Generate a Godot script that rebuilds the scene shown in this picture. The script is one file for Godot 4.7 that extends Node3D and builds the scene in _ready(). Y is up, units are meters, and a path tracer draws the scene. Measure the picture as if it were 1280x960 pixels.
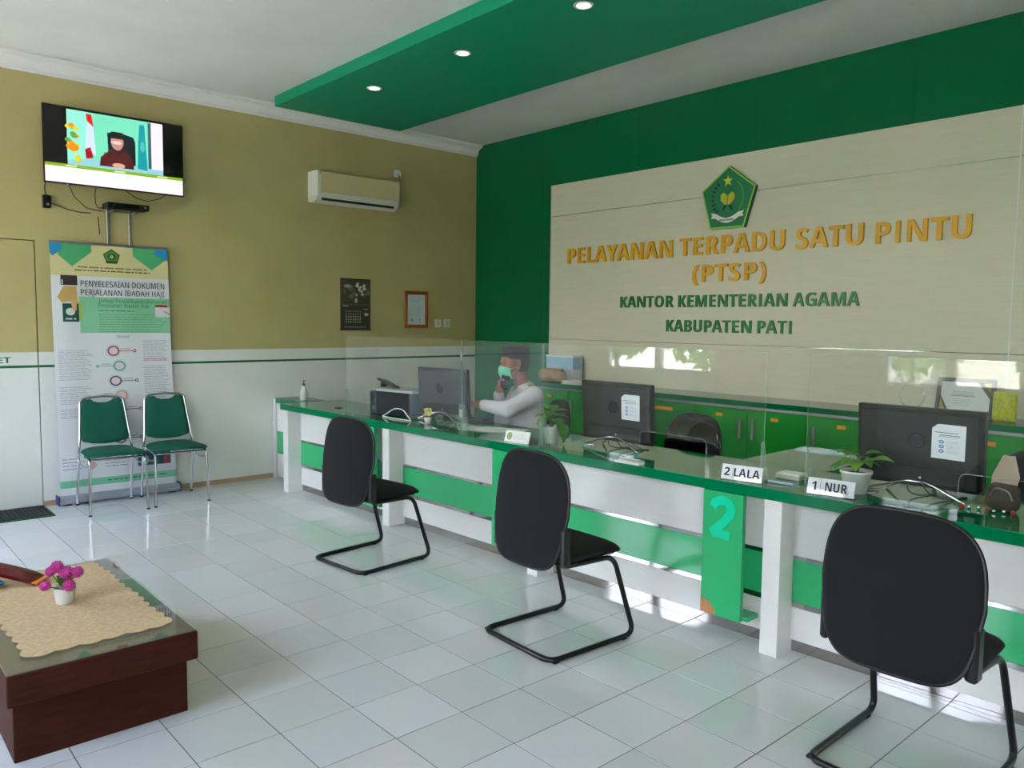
extends Node3D
# A public service hall: olive wall, long green-topped counter, sign wall, visitor chairs.
# x runs along the sign wall, z towards the windows; floor tiles are 0.3 m.

const XA := -2.65          # olive wall
const ZB := -4.19          # green wall
const ZF := 3.0            # window wall
const XR := 7.2            # far side wall, behind the camera
const CEIL := 3.45
const CTH := 0.03107       # the counter stands 1.78 degrees off the tile lines
const CO := Vector3(-2.0, 0, -1.53)
const CTOP := 0.765
const TV_GLOW := 0.08

var M := {}
var used_names := {}
var rng := RandomNumberGenerator.new()
var bold: SystemFont
var plain_font: SystemFont
var serif: SystemFont


# ---------------------------------------------------------------- mesh helper
class MB:
	var st := SurfaceTool.new()
	var x := Transform3D()

	func _init() -> void:
		st.begin(Mesh.PRIMITIVE_TRIANGLES)
		st.set_smooth_group(-1)
		st.set_uv(Vector2.ZERO)

	func smooth(g: int) -> void:
		st.set_smooth_group(g)

	func tri(a: Vector3, b: Vector3, c: Vector3) -> void:      # counter-clockwise from outside
		st.add_vertex(x * a)
		st.add_vertex(x * c)
		st.add_vertex(x * b)

	func quad(a: Vector3, b: Vector3, c: Vector3, d: Vector3) -> void:
		tri(a, b, c)
		tri(a, c, d)

	func vuv(p: Vector3, uv: Vector2) -> void:
		st.set_uv(uv)
		st.add_vertex(x * p)
		st.set_uv(Vector2.ZERO)

	func quad_uv(a: Vector3, b: Vector3, c: Vector3, d: Vector3, ua := Vector2(0, 1), ub := Vector2(1, 1), uc := Vector2(1, 0), ud := Vector2(0, 0)) -> void:
		vuv(a, ua); vuv(c, uc); vuv(b, ub)
		vuv(a, ua); vuv(d, ud); vuv(c, uc)

	func box(c: Vector3, s: Vector3, ch := 0.0) -> void:
		var h := s * 0.5
		ch = minf(ch, minf(h.x, minf(h.y, h.z)) * 0.9)
		if ch <= 0.0:
			var v := []
			for i in 8:
				v.append(c + Vector3(h.x if i & 1 else -h.x, h.y if i & 2 else -h.y, h.z if i & 4 else -h.z))
			quad(v[4], v[5], v[7], v[6]); quad(v[1], v[0], v[2], v[3])
			quad(v[5], v[1], v[3], v[7]); quad(v[0], v[4], v[6], v[2])
			quad(v[6], v[7], v[3], v[2]); quad(v[0], v[1], v[5], v[4])
			return
		var i3 := h - Vector3(ch, ch, ch)
		# faces
		for ax in 3:
			var b := (ax + 1) % 3
			var d := (ax + 2) % 3
			for sg in [-1.0, 1.0]:
				var n := Vector3.ZERO; n[ax] = h[ax] * sg
				var e := Vector3.ZERO; e[b] = i3[b]
				var f := Vector3.ZERO; f[d] = i3[d]
				if sg > 0: quad(c + n - e - f, c + n + e - f, c + n + e + f, c + n - e + f)
				else: quad(c + n - e - f, c + n - e + f, c + n + e + f, c + n + e - f)
		# edges
		for ax in 3:
			var b := (ax + 1) % 3
			var d := (ax + 2) % 3
			for s1 in [-1.0, 1.0]:
				for s2 in [-1.0, 1.0]:
					var e := Vector3.ZERO; e[ax] = i3[ax]
					var p := Vector3.ZERO; p[b] = h[b] * s1; p[d] = i3[d] * s2
					var q := Vector3.ZERO; q[b] = i3[b] * s1; q[d] = h[d] * s2
					_oq(c, p - e, p + e, q + e, q - e)
		# corners
		for sx in [-1.0, 1.0]:
			for sy in [-1.0, 1.0]:
				for sz in [-1.0, 1.0]:
					var a := Vector3(h.x * sx, i3.y * sy, i3.z * sz)
					var b2 := Vector3(i3.x * sx, h.y * sy, i3.z * sz)
					var d2 := Vector3(i3.x * sx, i3.y * sy, h.z * sz)
					if (b2 - a).cross(d2 - a).dot(a) > 0: tri(c + a, c + b2, c + d2)
					else: tri(c + a, c + d2, c + b2)

	func _oq(c: Vector3, a: Vector3, b: Vector3, d: Vector3, e: Vector3) -> void:   # quad turned outwards from c
		if (b - a).cross(d - a).dot(a + b + d + e) > 0: quad(c + a, c + b, c + d, c + e)
		else: quad(c + a, c + e, c + d, c + b)

	func tube(pts: Array, r: float, n := 8, closed := false, rend := -1.0) -> void:
		var m := pts.size()
		var rings := []
		var up := Vector3.ZERO
		for i in m:
			var t: Vector3
			if closed: t = (pts[(i + 1) % m] - pts[(i + m - 1) % m])
			elif i == 0: t = pts[1] - pts[0]
			elif i == m - 1: t = pts[m - 1] - pts[m - 2]
			else: t = (pts[i + 1] - pts[i]).normalized() + (pts[i] - pts[i - 1]).normalized()
			t = t.normalized()
			if up == Vector3.ZERO:
				up = Vector3.UP if absf(t.y) < 0.9 else Vector3.RIGHT
			up = (up - t * up.dot(t)).normalized()
			var side := t.cross(up)
			var rr := r if rend < 0.0 else lerpf(r, rend, float(i) / (m - 1))
			var ring := []
			for k in n:
				var a := TAU * k / n
				ring.append(pts[i] + (up * cos(a) + side * sin(a)) * rr)
			rings.append(ring)
		smooth(7)
		for i in (m if closed else m - 1):
			var a: Array = rings[i]
			var b: Array = rings[(i + 1) % m]
			for k in n:
				var k2 := (k + 1) % n
				quad(a[k], a[k2], b[k2], b[k])
		smooth(-1)
		if not closed:
			for k in range(1, n - 1):
				tri(rings[0][0], rings[0][k + 1], rings[0][k])
				tri(rings[m - 1][0], rings[m - 1][k], rings[m - 1][k + 1])

	func lathe(prof: Array, n := 20, o := Vector3.ZERO, group := 5) -> void:   # profile of (r, y), bottom to top, outside
		smooth(group)
		for i in prof.size() - 1:
			var p: Vector2 = prof[i]
			var q: Vector2 = prof[i + 1]
			for k in n:
				var a := TAU * k / n
				var b := TAU * (k + 1) / n
				var A := o + Vector3(p.x * cos(a), p.y, p.x * sin(a))
				var B := o + Vector3(p.x * cos(b), p.y, p.x * sin(b))
				var Cc := o + Vector3(q.x * cos(b), q.y, q.x * sin(b))
				var D := o + Vector3(q.x * cos(a), q.y, q.x * sin(a))
				if p.x < 1e-6: tri(A, D, Cc)
				elif q.x < 1e-6: tri(A, D, B)
				else: quad(A, D, Cc, B)
		smooth(-1)

	func prism(poly: PackedVector2Array, z0: float, z1: float) -> void:   # outline in x, y; from z0 to z1
		if Geometry2D.is_polygon_clockwise(poly): poly.reverse()
		# after this the polygon runs counter-clockwise in a y-up plane
		var area := 0.0
		for i in poly.size():
			var p := poly[i]
			var q := poly[(i + 1) % poly.size()]
			area += p.x * q.y - q.x * p.y
		if area < 0: poly.reverse()
		var ix := Geometry2D.triangulate_polygon(poly)
		for t in range(0, ix.size(), 3):
			var a := poly[ix[t]]
			var b := poly[ix[t + 1]]
			var c := poly[ix[t + 2]]
			if (b - a).cross(c - a) < 0:
				var s := b; b = c; c = s
			tri(Vector3(a.x, a.y, z1), Vector3(b.x, b.y, z1), Vector3(c.x, c.y, z1))
			tri(Vector3(a.x, a.y, z0), Vector3(c.x, c.y, z0), Vector3(b.x, b.y, z0))
		for i in poly.size():
			var p := poly[i]
			var q := poly[(i + 1) % poly.size()]
			quad(Vector3(p.x, p.y, z0), Vector3(q.x, q.y, z0), Vector3(q.x, q.y, z1), Vector3(p.x, p.y, z1))

	# cushion: outline in x, y round its centre, thickness along z, bent by bend(x, y)
	func pad(outline: PackedVector2Array, front: float, back: float, bend: Callable, power := 4.0) -> void:
		var n := outline.size()
		var c := Vector2.ZERO
		for p in outline: c += p
		c /= n
		var radii := [0.0, 0.35, 0.62, 0.8, 0.9, 0.96, 0.99, 1.0]
		smooth(9)
		for sg in [1.0, -1.0]:
			var depth: float = front if sg > 0 else back
			for i in radii.size() - 1:
				for k in n:
					var k2 := (k + 1) % n
					var P := []
					for e in [[radii[i], k], [radii[i], k2], [radii[i + 1], k2], [radii[i + 1], k]]:
						var q: Vector2 = c + (outline[e[1]] - c) * e[0]
						var z: float = sg * depth * pow(maxf(0.0, 1.0 - pow(e[0], power)), 0.5)
						P.append(Vector3(q.x, q.y, z + bend.call(q)))
					if i == 0:
						if sg > 0: tri(P[0], P[3], P[2])
						else: tri(P[0], P[2], P[3])
					elif sg > 0: quad(P[0], P[3], P[2], P[1])
					else: quad(P[0], P[1], P[2], P[3])
		smooth(-1)

	func ball(c: Vector3, r: Vector3, n := 12, m := 8, g := 6) -> void:
		smooth(g)
		for i in m:
			for k in n:
				var P := []
				for e in [[i, k], [i, k + 1], [i + 1, k + 1], [i + 1, k]]:
					var a: float = PI * e[0] / m - PI / 2
					var b: float = TAU * e[1] / n
					P.append(c + Vector3(cos(a) * cos(b), sin(a), cos(a) * sin(b)) * r)
				if i == 0: tri(P[0], P[3], P[2])
				elif i == m - 1: tri(P[0], P[2], P[1])
				else: quad(P[0], P[3], P[2], P[1])
		smooth(-1)

	func mesh() -> ArrayMesh:
		st.generate_normals()
		st.index()
		return st.commit()


# ---------------------------------------------------------------- scene helpers
func numbered(n: String) -> String:
	if not used_names.has(n):
		used_names[n] = 0
		return n
	used_names[n] += 1
	return "%s_%03d" % [n, used_names[n]]

func thing(n: String, label: String, category: String, at := Vector3.ZERO, turn := 0.0, group := "") -> Node3D:
	var o := Node3D.new()
	o.name = numbered(n)
	add_child(o)
	o.position = at
	o.rotation.y = turn
	o.set_meta("label", label)
	o.set_meta("category", category)
	if group != "": o.set_meta("group", group)
	return o

func structure(n: String, label: String, category: String) -> Node3D:
	var o := thing(n, label, category)
	o.set_meta("kind", "structure")
	return o

func part(b: MB, n: String, m: Material, parent: Node3D, label := "") -> MeshInstance3D:
	return put(b.mesh(), n, m, parent, label)

func put(mesh: Mesh, n: String, m: Material, parent: Node3D, label := "") -> MeshInstance3D:
	var o := MeshInstance3D.new()
	o.name = n
	o.mesh = mesh
	o.material_override = m
	if label != "": o.set_meta("label", label)
	parent.add_child(o, true)
	return o

func pbox(n: String, m: Material, parent: Node3D, c: Vector3, s: Vector3, ch := 0.0, label := "") -> MeshInstance3D:
	var b := MB.new()
	b.box(c, s, ch)
	return part(b, n, m, parent, label)

func ptube(n: String, m: Material, parent: Node3D, pts: Array, r: float, sides := 8, closed := false) -> MeshInstance3D:
	var b := MB.new()
	b.tube(pts, r, sides, closed)
	return part(b, n, m, parent)

func copy_of(o: Node3D, n: String, label: String, at: Vector3, turn: float) -> Node3D:
	var c: Node3D = o.duplicate()
	c.name = numbered(n)
	add_child(c)
	c.position = at
	c.rotation.y = turn
	c.set_meta("label", label)
	return c

func fillet(pts: Array, r: float, n := 5, closed := false) -> Array:   # rounds the corners of a path
	var out := []
	var m := pts.size()
	for i in m:
		if not closed and (i == 0 or i == m - 1):
			out.append(pts[i])
			continue
		var p: Vector3 = pts[i]
		var a: Vector3 = pts[(i + m - 1) % m]
		var b: Vector3 = pts[(i + 1) % m]
		var d := minf(r, minf(p.distance_to(a), p.distance_to(b)) * 0.49)
		var q := p + (a - p).normalized() * d
		var s := p + (b - p).normalized() * d
		for k in n + 1:
			var t := float(k) / n
			out.append(q.lerp(p, t).lerp(p.lerp(s, t), t))
	return out

func round_rect(w: float, h: float, r: float, n := 5) -> PackedVector2Array:
	var o := PackedVector2Array()
	for q in 4:
		var c := Vector2((w / 2 - r) * (1 if q in [0, 3] else -1), (h / 2 - r) * (1 if q < 2 else -1))
		for k in n + 1:
			var a := PI / 2 * (q + float(k) / n)
			o.append(c + Vector2(cos(a), sin(a)) * r)
	return o

func cl(s: float, y: float, w: float) -> Vector3:      # counter's own axes to the room's
	return CO + Vector3(cos(CTH), 0, -sin(CTH)) * s + Vector3(sin(CTH), 0, cos(CTH)) * w + Vector3(0, y, 0)

func mat(c: Color, rough := 0.6, metal := 0.0, spec := 0.5) -> StandardMaterial3D:
	var m := StandardMaterial3D.new()
	m.albedo_color = c
	m.roughness = rough
	m.metallic = metal
	m.metallic_specular = spec
	return m

func noise_tex(freq: float, lo: Color, hi: Color, size := 256, sd := 1, octaves := 4) -> NoiseTexture2D:
	var f := FastNoiseLite.new()
	f.seed = sd
	f.frequency = freq
	f.fractal_octaves = octaves
	var t := NoiseTexture2D.new()
	t.width = size
	t.height = size
	t.seamless = true
	t.noise = f
	var g := Gradient.new()
	g.set_color(0, lo)
	g.set_color(1, hi)
	t.color_ramp = g
	return t

func tri_map(m: StandardMaterial3D, t: Texture2D, scale: Vector3) -> StandardMaterial3D:
	m.albedo_texture = t
	m.uv1_triplanar = true
	m.uv1_world_triplanar = true
	m.uv1_scale = scale
	return m

func image_mat(im: Image, rough := 0.5) -> StandardMaterial3D:
	var m := mat(Color.WHITE, rough)
	m.albedo_texture = ImageTexture.create_from_image(im)
	m.texture_repeat = false
	return m

func glass_mat(tint: Color, alpha: float) -> StandardMaterial3D:
	var m := mat(Color(tint.r, tint.g, tint.b, alpha), 0.0)
	m.transparency = BaseMaterial3D.TRANSPARENCY_ALPHA
	return m

func text_mesh(t: String, f: Font, depth: float) -> TextMesh:
	var m := TextMesh.new()
	m.text = t
	m.font = f
	m.font_size = 64
	m.pixel_size = 0.01
	m.depth = depth
	m.curve_step = 1.0
	m.horizontal_alignment = HORIZONTAL_ALIGNMENT_LEFT
	m.vertical_alignment = VERTICAL_ALIGNMENT_BOTTOM
	return m

# A word between x0 and x1 in the parent's x, y plane at z, baseline y0, capitals cap high; each letter a mesh of its own.
func word_letters(parent: Node3D, t: String, x0: float, x1: float, y0: float, cap: float, z: float, depth: float, f: Font, m: Material, n := "letter") -> void:
	var whole := text_mesh(t, f, 1.0).get_aabb()
	var hgt := text_mesh("H", f, 1.0).get_aabb()
	var sx := (x1 - x0) / whole.size.x
	var sy := cap / hgt.size.y
	for i in t.length():
		if t[i] == " ": continue
		var tm := text_mesh(t[i], f, depth)
		var own := tm.get_aabb()
		var pre := text_mesh(t.substr(0, i + 1), f, 1.0).get_aabb()
		if t[i] == "I":      # a plain bar without serifs
			var xc := x0 + (pre.end.x - whole.position.x - own.size.x / 2) * sx
			pbox(n, m, parent, Vector3(xc, y0 + cap / 2, z + depth / 2), Vector3(cap * 0.2, cap, depth))
			continue
		var o := put(tm, n, m, parent)
		o.scale = Vector3(sx, sy, 1)
		o.position = Vector3(x0 + (pre.end.x - whole.position.x - own.end.x) * sx, y0 - hgt.position.y * sy, z + depth / 2)

func word(parent: Node3D, t: String, x0: float, x1: float, y0: float, cap: float, z: float, depth: float, f: Font, m: Material, n := "lettering") -> MeshInstance3D:
	var tm := text_mesh(t, f, depth)
	var a := tm.get_aabb()
	var hgt := text_mesh("H", f, 1.0).get_aabb()
	var sx := (x1 - x0) / a.size.x
	var sy := cap / hgt.size.y
	var o := put(tm, n, m, parent)
	o.scale = Vector3(sx, sy, 1)
	o.position = Vector3(x0 - a.position.x * sx, y0 - hgt.position.y * sy, z + depth / 2)
	return o

func fill_poly(im: Image, pts: Array, c: Color) -> void:
	var poly := PackedVector2Array(pts)
	var lo := poly[0]
	var hi := poly[0]
	for p in poly:
		lo = lo.min(p)
		hi = hi.max(p)
	for y in range(maxi(0, int(lo.y)), mini(im.get_height(), int(hi.y) + 1)):
		var xs := []
		for i in poly.size():
			var p := poly[i]
			var q := poly[(i + 1) % poly.size()]
			if (p.y <= y + 0.5) != (q.y <= y + 0.5):
				xs.append(p.x + (y + 0.5 - p.y) / (q.y - p.y) * (q.x - p.x))
		xs.sort()
		for k in range(0, xs.size() - 1, 2):
			var a := clampi(roundi(xs[k]), 0, im.get_width())
			var b := clampi(roundi(xs[k + 1]), 0, im.get_width())
			if b > a: im.fill_rect(Rect2i(a, y, b - a, 1), c)

func fill_oval(im: Image, c: Vector2, r: Vector2, col: Color) -> void:
	var pts := []
	for k in 32:
		pts.append(c + Vector2(cos(TAU * k / 32), sin(TAU * k / 32)) * r)
	fill_poly(im, pts, col)

func text_lines(im: Image, area: Rect2i, step: int, thick: int, c: Color, short := 0.3) -> void:   # lines of print too small to read
	var y := area.position.y
	while y + thick <= area.end.y:
		var w := int(area.size.x * (1.0 - short * rng.randf()))
		var xx := 0
		while xx < w:
			var l := rng.randi_range(step, step * 4)
			im.fill_rect(Rect2i(area.position.x + xx, y, mini(l, w - xx), thick), c)
			xx += l + maxi(1, thick)
		y += step


# ---------------------------------------------------------------- the scene
func _ready() -> void:
	rng.seed = 20
	var cam := Camera3D.new()
	cam.name = "camera"
	add_child(cam)
	cam.transform = Transform3D(Basis(Vector3(0.66403692, 0.01191455, -0.74760485), Vector3(-0.0661684, 0.99688648, -0.0428847), Vector3(0.74476621, 0.07794484, 0.6627578)), Vector3(4.4093, 1.4943, 1.5188))
	cam.fov = 51.755
	cam.near = 0.05
	cam.far = 200.0
	cam.current = true

	var we := WorldEnvironment.new()
	we.name = "environment"
	var env := Environment.new()
	env.background_mode = Environment.BG_SKY
	var sky := Sky.new()
	var sm := ProceduralSkyMaterial.new()
	sm.sky_top_color = Color(0.72, 0.775, 0.885)
	sm.sky_horizon_color = Color(0.965, 0.94, 0.94)
	sm.ground_bottom_color = Color(0.42, 0.42, 0.40)
	sm.ground_horizon_color = Color(0.70, 0.72, 0.72)
	sm.sky_energy_multiplier = 1.35
	sky.sky_material = sm
	env.sky = sky
	env.tonemap_mode = Environment.TONE_MAPPER_LINEAR
	env.tonemap_exposure = 16.0
	env.sdfgi_enabled = true
	env.ssao_enabled = true
	env.ssil_enabled = true
	we.environment = env
	add_child(we)

	var sun := DirectionalLight3D.new()
	sun.name = "sun"
	add_child(sun)
	sun.rotation_degrees = Vector3(-62, 140, 0)      # high, from behind the building: the yard is bright, no beam enters
	sun.light_energy = 2.8
	sun.light_color = Color(1.0, 0.98, 0.95)
	sun.light_angular_distance = 0.6
	sun.shadow_enabled = true

	make_materials()
	build_shell()
	build_outside()
	build_ceiling_feature()
	build_sign_wall()
	build_counter()
	build_back_cabinets()
	build_visitor_chairs()
	build_green_chairs()
	build_coffee_table()
	build_wall_things()
	build_banner()
	build_tv()
	build_screens()
	build_computers()
	build_counter_things()
	build_staff_chairs()
	build_person()


func make_materials() -> void:
	bold = SystemFont.new()
	bold.font_names = PackedStringArray(["Droid Sans"])
	bold.font_weight = 700
	plain_font = SystemFont.new()
	plain_font.font_names = PackedStringArray(["Droid Sans"])
	serif = SystemFont.new()
	serif.font_names = PackedStringArray(["Droid Serif"])
	M.olive = tri_map(mat(Color.WHITE, 0.75), noise_tex(0.01, Color(0.70, 0.655, 0.44), Color(0.735, 0.69, 0.47), 256, 3), Vector3(0.5, 0.5, 0.5))
	M.dado = tri_map(mat(Color.WHITE, 0.45), noise_tex(0.008, Color(0.86, 0.87, 0.84), Color(0.90, 0.91, 0.885), 256, 4), Vector3(0.5, 0.5, 0.5))
	M.stripe = mat(Color(0.07, 0.40, 0.22), 0.5)
	M.ceiling = tri_map(mat(Color.WHITE, 0.9), noise_tex(0.01, Color(0.86, 0.86, 0.85), Color(0.90, 0.90, 0.89), 256, 5), Vector3(0.4, 0.4, 0.4))
	M.cornice = mat(Color(0.90, 0.90, 0.89), 0.7)
	M.white_paint = mat(Color(0.88, 0.88, 0.86), 0.5)
	M.box_green = mat(Color(0.03, 0.565, 0.415), 0.55, 0.0, 0.35)
	M.wall_green = mat(Color(0.0, 0.40, 0.235), 0.2, 0.0, 0.4)
	var grain := FastNoiseLite.new()
	grain.seed = 8
	grain.frequency = 0.02
	var bt := noise_tex(0.02, Color(0.82, 0.80, 0.715), Color(0.845, 0.825, 0.74), 256, 8)
	M.board = tri_map(mat(Color.WHITE, 0.4, 0.0, 0.3), bt, Vector3(0.4, 6.0, 0.4))
	M.alu = mat(Color(0.72, 0.72, 0.72), 0.1, 1.0)
	M.dark_joint = mat(Color(0.22, 0.22, 0.20), 0.6)
	M.grout = mat(Color(0.42, 0.42, 0.40), 0.9)
	M.gold = mat(Color(0.87, 0.64, 0.05), 0.4)
	M.sign_green = mat(Color(0.04, 0.47, 0.22), 0.4)
	M.tan = mat(Color(0.66, 0.55, 0.42), 0.6)
	M.worktop = mat(Color(0.0, 0.46, 0.28), 0.06)
	M.counter_white = tri_map(mat(Color.WHITE, 0.28), noise_tex(0.02, Color(0.865, 0.865, 0.85), Color(0.88, 0.88, 0.865), 256, 9), Vector3(0.5, 4.0, 0.5))
	M.band = tri_map(mat(Color.WHITE, 0.11), noise_tex(0.35, Color(0.165, 0.665, 0.405), Color(0.245, 0.745, 0.485), 256, 11, 2), Vector3(3, 3, 3))
	M.numeral = mat(Color(0.0, 0.84, 0.64), 0.3)
	M.kick = mat(Color(0.66, 0.64, 0.62), 0.03, 0.8)
	M.cab_green = mat(Color(0.07, 0.56, 0.17), 0.25)
	M.chrome = mat(Color(0.80, 0.80, 0.82), 0.12, 1.0)
	M.steel = mat(Color(0.62, 0.63, 0.64), 0.35, 1.0)
	M.black_metal = mat(Color(0.03, 0.03, 0.035), 0.3)
	M.black_plastic = mat(Color(0.04, 0.04, 0.045), 0.4)
	M.black_gloss = mat(Color(0.03, 0.024, 0.034), 0.08)
	M.fabric = tri_map(mat(Color.WHITE, 0.95), noise_tex(0.45, Color(0.027, 0.031, 0.05), Color(0.048, 0.053, 0.078), 256, 12, 2), Vector3(4, 4, 4))
	M.seat_fabric = tri_map(mat(Color.WHITE, 0.95), noise_tex(0.45, Color(0.03, 0.03, 0.036), Color(0.055, 0.055, 0.062), 256, 13, 2), Vector3(4, 4, 4))
	M.green_fabric = tri_map(mat(Color.WHITE, 0.9), noise_tex(0.4, Color(0.0, 0.315, 0.24), Color(0.01, 0.37, 0.285), 256, 14, 2), Vector3(4, 4, 4))
	M.rubber = mat(Color(0.06, 0.06, 0.06), 0.8)
	M.wood = tri_map(mat(Color.WHITE, 0.55, 0.0, 0.22), noise_tex(0.03, Color(0.235, 0.11, 0.078), Color(0.30, 0.145, 0.10), 256, 15), Vector3(0.6, 5, 0.6))
	M.glass = glass_mat(Color(0.9, 1.0, 0.95), 0.02)
	M.acrylic = glass_mat(Color(0.92, 1.0, 0.97), 0.006)
	M.acrylic.metallic_specular = 0.36
	M.acrylic_edge = glass_mat(Color(0.80, 0.92, 0.88), 0.16)
	M.table_glass = glass_mat(Color(0.80, 0.92, 0.86), 0.06)
	M.paper = mat(Color(0.90, 0.90, 0.88), 0.7)
	M.white_plastic = mat(Color(0.88, 0.88, 0.86), 0.35)
	M.grey_plastic = mat(Color(0.42, 0.43, 0.44), 0.5)
	M.leaf = mat(Color(0.22, 0.50, 0.12), 0.4)
	M.leaf.backlight_enabled = true
	M.leaf.backlight = Color(0.25, 0.42, 0.08)
	M.leaf_light = mat(Color(0.45, 0.66, 0.20), 0.4)
	M.leaf_light.backlight_enabled = true
	M.leaf_light.backlight = Color(0.3, 0.45, 0.1)
	M.stem = mat(Color(0.30, 0.46, 0.14), 0.5)
	M.soil = mat(Color(0.20, 0.14, 0.09), 0.95)
	M.ink = mat(Color(0.10, 0.10, 0.11), 0.6)
	M.orange_label = mat(Color(0.90, 0.56, 0.05), 0.5)


func build_shell() -> void:
	# floor: a slab with single tiles laid on it
	var fl := structure("floor", "glossy white square-tiled floor with thin grey joints", "floor")
	pbox("screed", M.grout, fl, Vector3((XA + XR) / 2, -0.0815, (ZB + ZF) / 2), Vector3(XR - XA + 0.4, 0.16, ZF - ZB + 0.4))
	var tones := []
	for k in 6:
		var t := mat([Color(0.80, 0.82, 0.82), Color(0.815, 0.83, 0.83), Color(0.79, 0.805, 0.80), Color(0.83, 0.84, 0.845), Color(0.80, 0.815, 0.80), Color(0.82, 0.82, 0.81)][k], 0.07)
		tones.append(t)
	var tb := MB.new()
	tb.box(Vector3(0, -0.006, 0), Vector3(0.2965, 0.012, 0.2965), 0.0012)
	var tile := tb.mesh()
	var cam: Camera3D = get_node("camera")
	var near := []
	var rest := []
	var i0 := int(floor(XA / 0.3))
	var i1 := int(ceil(XR / 0.3))
	for i in range(i0, i1):
		for j in range(int(floor(ZB / 0.3)), int(ceil(ZF / 0.3))):
			var c := Vector3(i * 0.3 + 0.15, 0, j * 0.3 + 0.15)
			var cut := Rect2(c.x - 0.15, c.z - 0.15, 0.3, 0.3).intersection(Rect2(XA, ZB, XR - XA, ZF - ZB))
			if cut.size.x < 0.02 or cut.size.y < 0.02: continue
			var q := cam.transform.affine_inverse() * c
			var u := -q.x / q.z * 989.5
			var v := -q.y / q.z * 989.5
			var whole := cut.size.x > 0.299 and cut.size.y > 0.299
			var seen := q.z < -0.3 and absf(u) < 700 and absf(v) < 520 and c.z > -1.95
			if seen and whole: near.append([c.distance_to(cam.position), c])
			else: rest.append(cut)
	near.sort_custom(func(a, b): return a[0] < b[0])
	var far := MB.new()
	for k in near.size():
		var c: Vector3 = near[k][1]
		if k < 300:
			var o := put(tile, "tile", tones[rng.randi() % 6], fl)
			o.position = c + Vector3(0, rng.randf_range(-0.0004, 0.0), 0)
			o.rotation_degrees = Vector3(rng.randf_range(-0.16, 0.16), 0, rng.randf_range(-0.16, 0.16))
		else: far.box(c + Vector3(0, -0.006, 0), Vector3(0.2965, 0.012, 0.2965), 0.0012)
	for r in rest:
		far.box(Vector3(r.get_center().x, -0.006, r.get_center().y), Vector3(r.size.x - 0.0035, 0.012, r.size.y - 0.0035), 0.0012)
	var ff := part(far, "tile_field", tones[0], fl)
	ff.set_meta("kind", "stuff")

	# ceiling
	var ce := structure("ceiling", "plain white plastered ceiling", "ceiling")
	pbox("slab", M.ceiling, ce, Vector3((XA + XR) / 2, CEIL + 0.1, (ZB + ZF) / 2), Vector3(XR - XA + 0.4, 0.2, ZF - ZB + 0.4))

	# olive wall with a white dado and a green painted line; a flush door cut into it
	var wl := structure("wall_left", "olive yellow wall above a white dado with a thin green line", "wall")
	var dz0 := 0.178
	var dz1 := 1.02
	var dt := 2.08
	var dh := 1.218
	for seg in [[ZB - 0.2, dz0], [dz1, ZF + 0.2]]:
		var zc: float = (seg[0] + seg[1]) / 2
		var zl: float = seg[1] - seg[0]
		pbox("upper_wall", M.olive, wl, Vector3(XA - 0.1, (dh + CEIL) / 2, zc), Vector3(0.2, CEIL - dh, zl))
		pbox("dado", M.dado, wl, Vector3(XA - 0.098, dh / 2, zc), Vector3(0.204, dh, zl))
		pbox("painted_line", M.stripe, wl, Vector3(XA + 0.0042, 1.107, zc), Vector3(0.002, 0.019, zl))
	pbox("upper_wall", M.olive, wl, Vector3(XA - 0.1, (dt + CEIL) / 2, (dz0 + dz1) / 2), Vector3(0.2, CEIL - dt, dz1 - dz0))
	var d1 := structure("door_1", "flush door painted olive above and white below, lettered in green", "door")
	pbox("upper_leaf", M.olive, d1, Vector3(XA - 0.024, (dh + dt) / 2 - 0.003, (dz0 + dz1) / 2), Vector3(0.045, dt - dh - 0.006, dz1 - dz0 - 0.012), 0.002)
	pbox("lower_leaf", M.dado, d1, Vector3(XA - 0.022, dh / 2 + 0.004, (dz0 + dz1) / 2), Vector3(0.045, dh - 0.008, dz1 - dz0 - 0.012), 0.002)
	pbox("painted_line", M.stripe, d1, Vector3(XA + 0.001, 1.107, (dz0 + dz1) / 2), Vector3(0.002, 0.019, dz1 - dz0 - 0.012))
	pbox("backing", M.dark_joint, d1, Vector3(XA - 0.12, dt / 2, (dz0 + dz1) / 2), Vector3(0.04, dt, dz1 - dz0))
	var holder := Node3D.new()
	holder.name = "door_lettering"
	d1.add_child(holder)
	holder.position = Vector3(XA + 0.0012, 0, 0.366)
	holder.rotation.y = PI / 2
	word_letters(holder, "TOILET", -0.30, 0.0, 1.137, 0.045, 0, 0.002, bold, M.sign_green)
	var bb := structure("baseboard_left", "low tan tile skirting along the olive wall", "baseboard")
	pbox("skirting", M.tan, bb, Vector3(XA + 0.01, 0.02, (ZB + dz0) / 2), Vector3(0.012, 0.04, dz0 - ZB))
	pbox("skirting", M.tan, bb, Vector3(XA + 0.01, 0.02, (ZF + dz1) / 2), Vector3(0.012, 0.04, ZF - dz1))

	# cornice on the olive wall
	var co := structure("trim_1", "white moulded cornice between olive wall and ceiling", "cornice")
	var prof := PackedVector2Array([Vector2(0, 3.338), Vector2(0.012, 3.338), Vector2(0.016, 3.352), Vector2(0.03, 3.358)])
	for k in 7:
		var a := PI / 2 * k / 6
		prof.append(Vector2(0.095 - 0.065 * cos(a), 3.362 + 0.062 * sin(a)))
	prof.append(Vector2(0.098, 3.434))
	prof.append(Vector2(0.112, 3.438))
	prof.append(Vector2(0.112, CEIL))
	prof.append(Vector2(0, CEIL))
	var cb := MB.new()
	cb.x = Transform3D(Basis(), Vector3(XA, 0, 0))
	cb.prism(prof, ZB, ZF)
	part(cb, "moulding", M.cornice, co)

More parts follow.
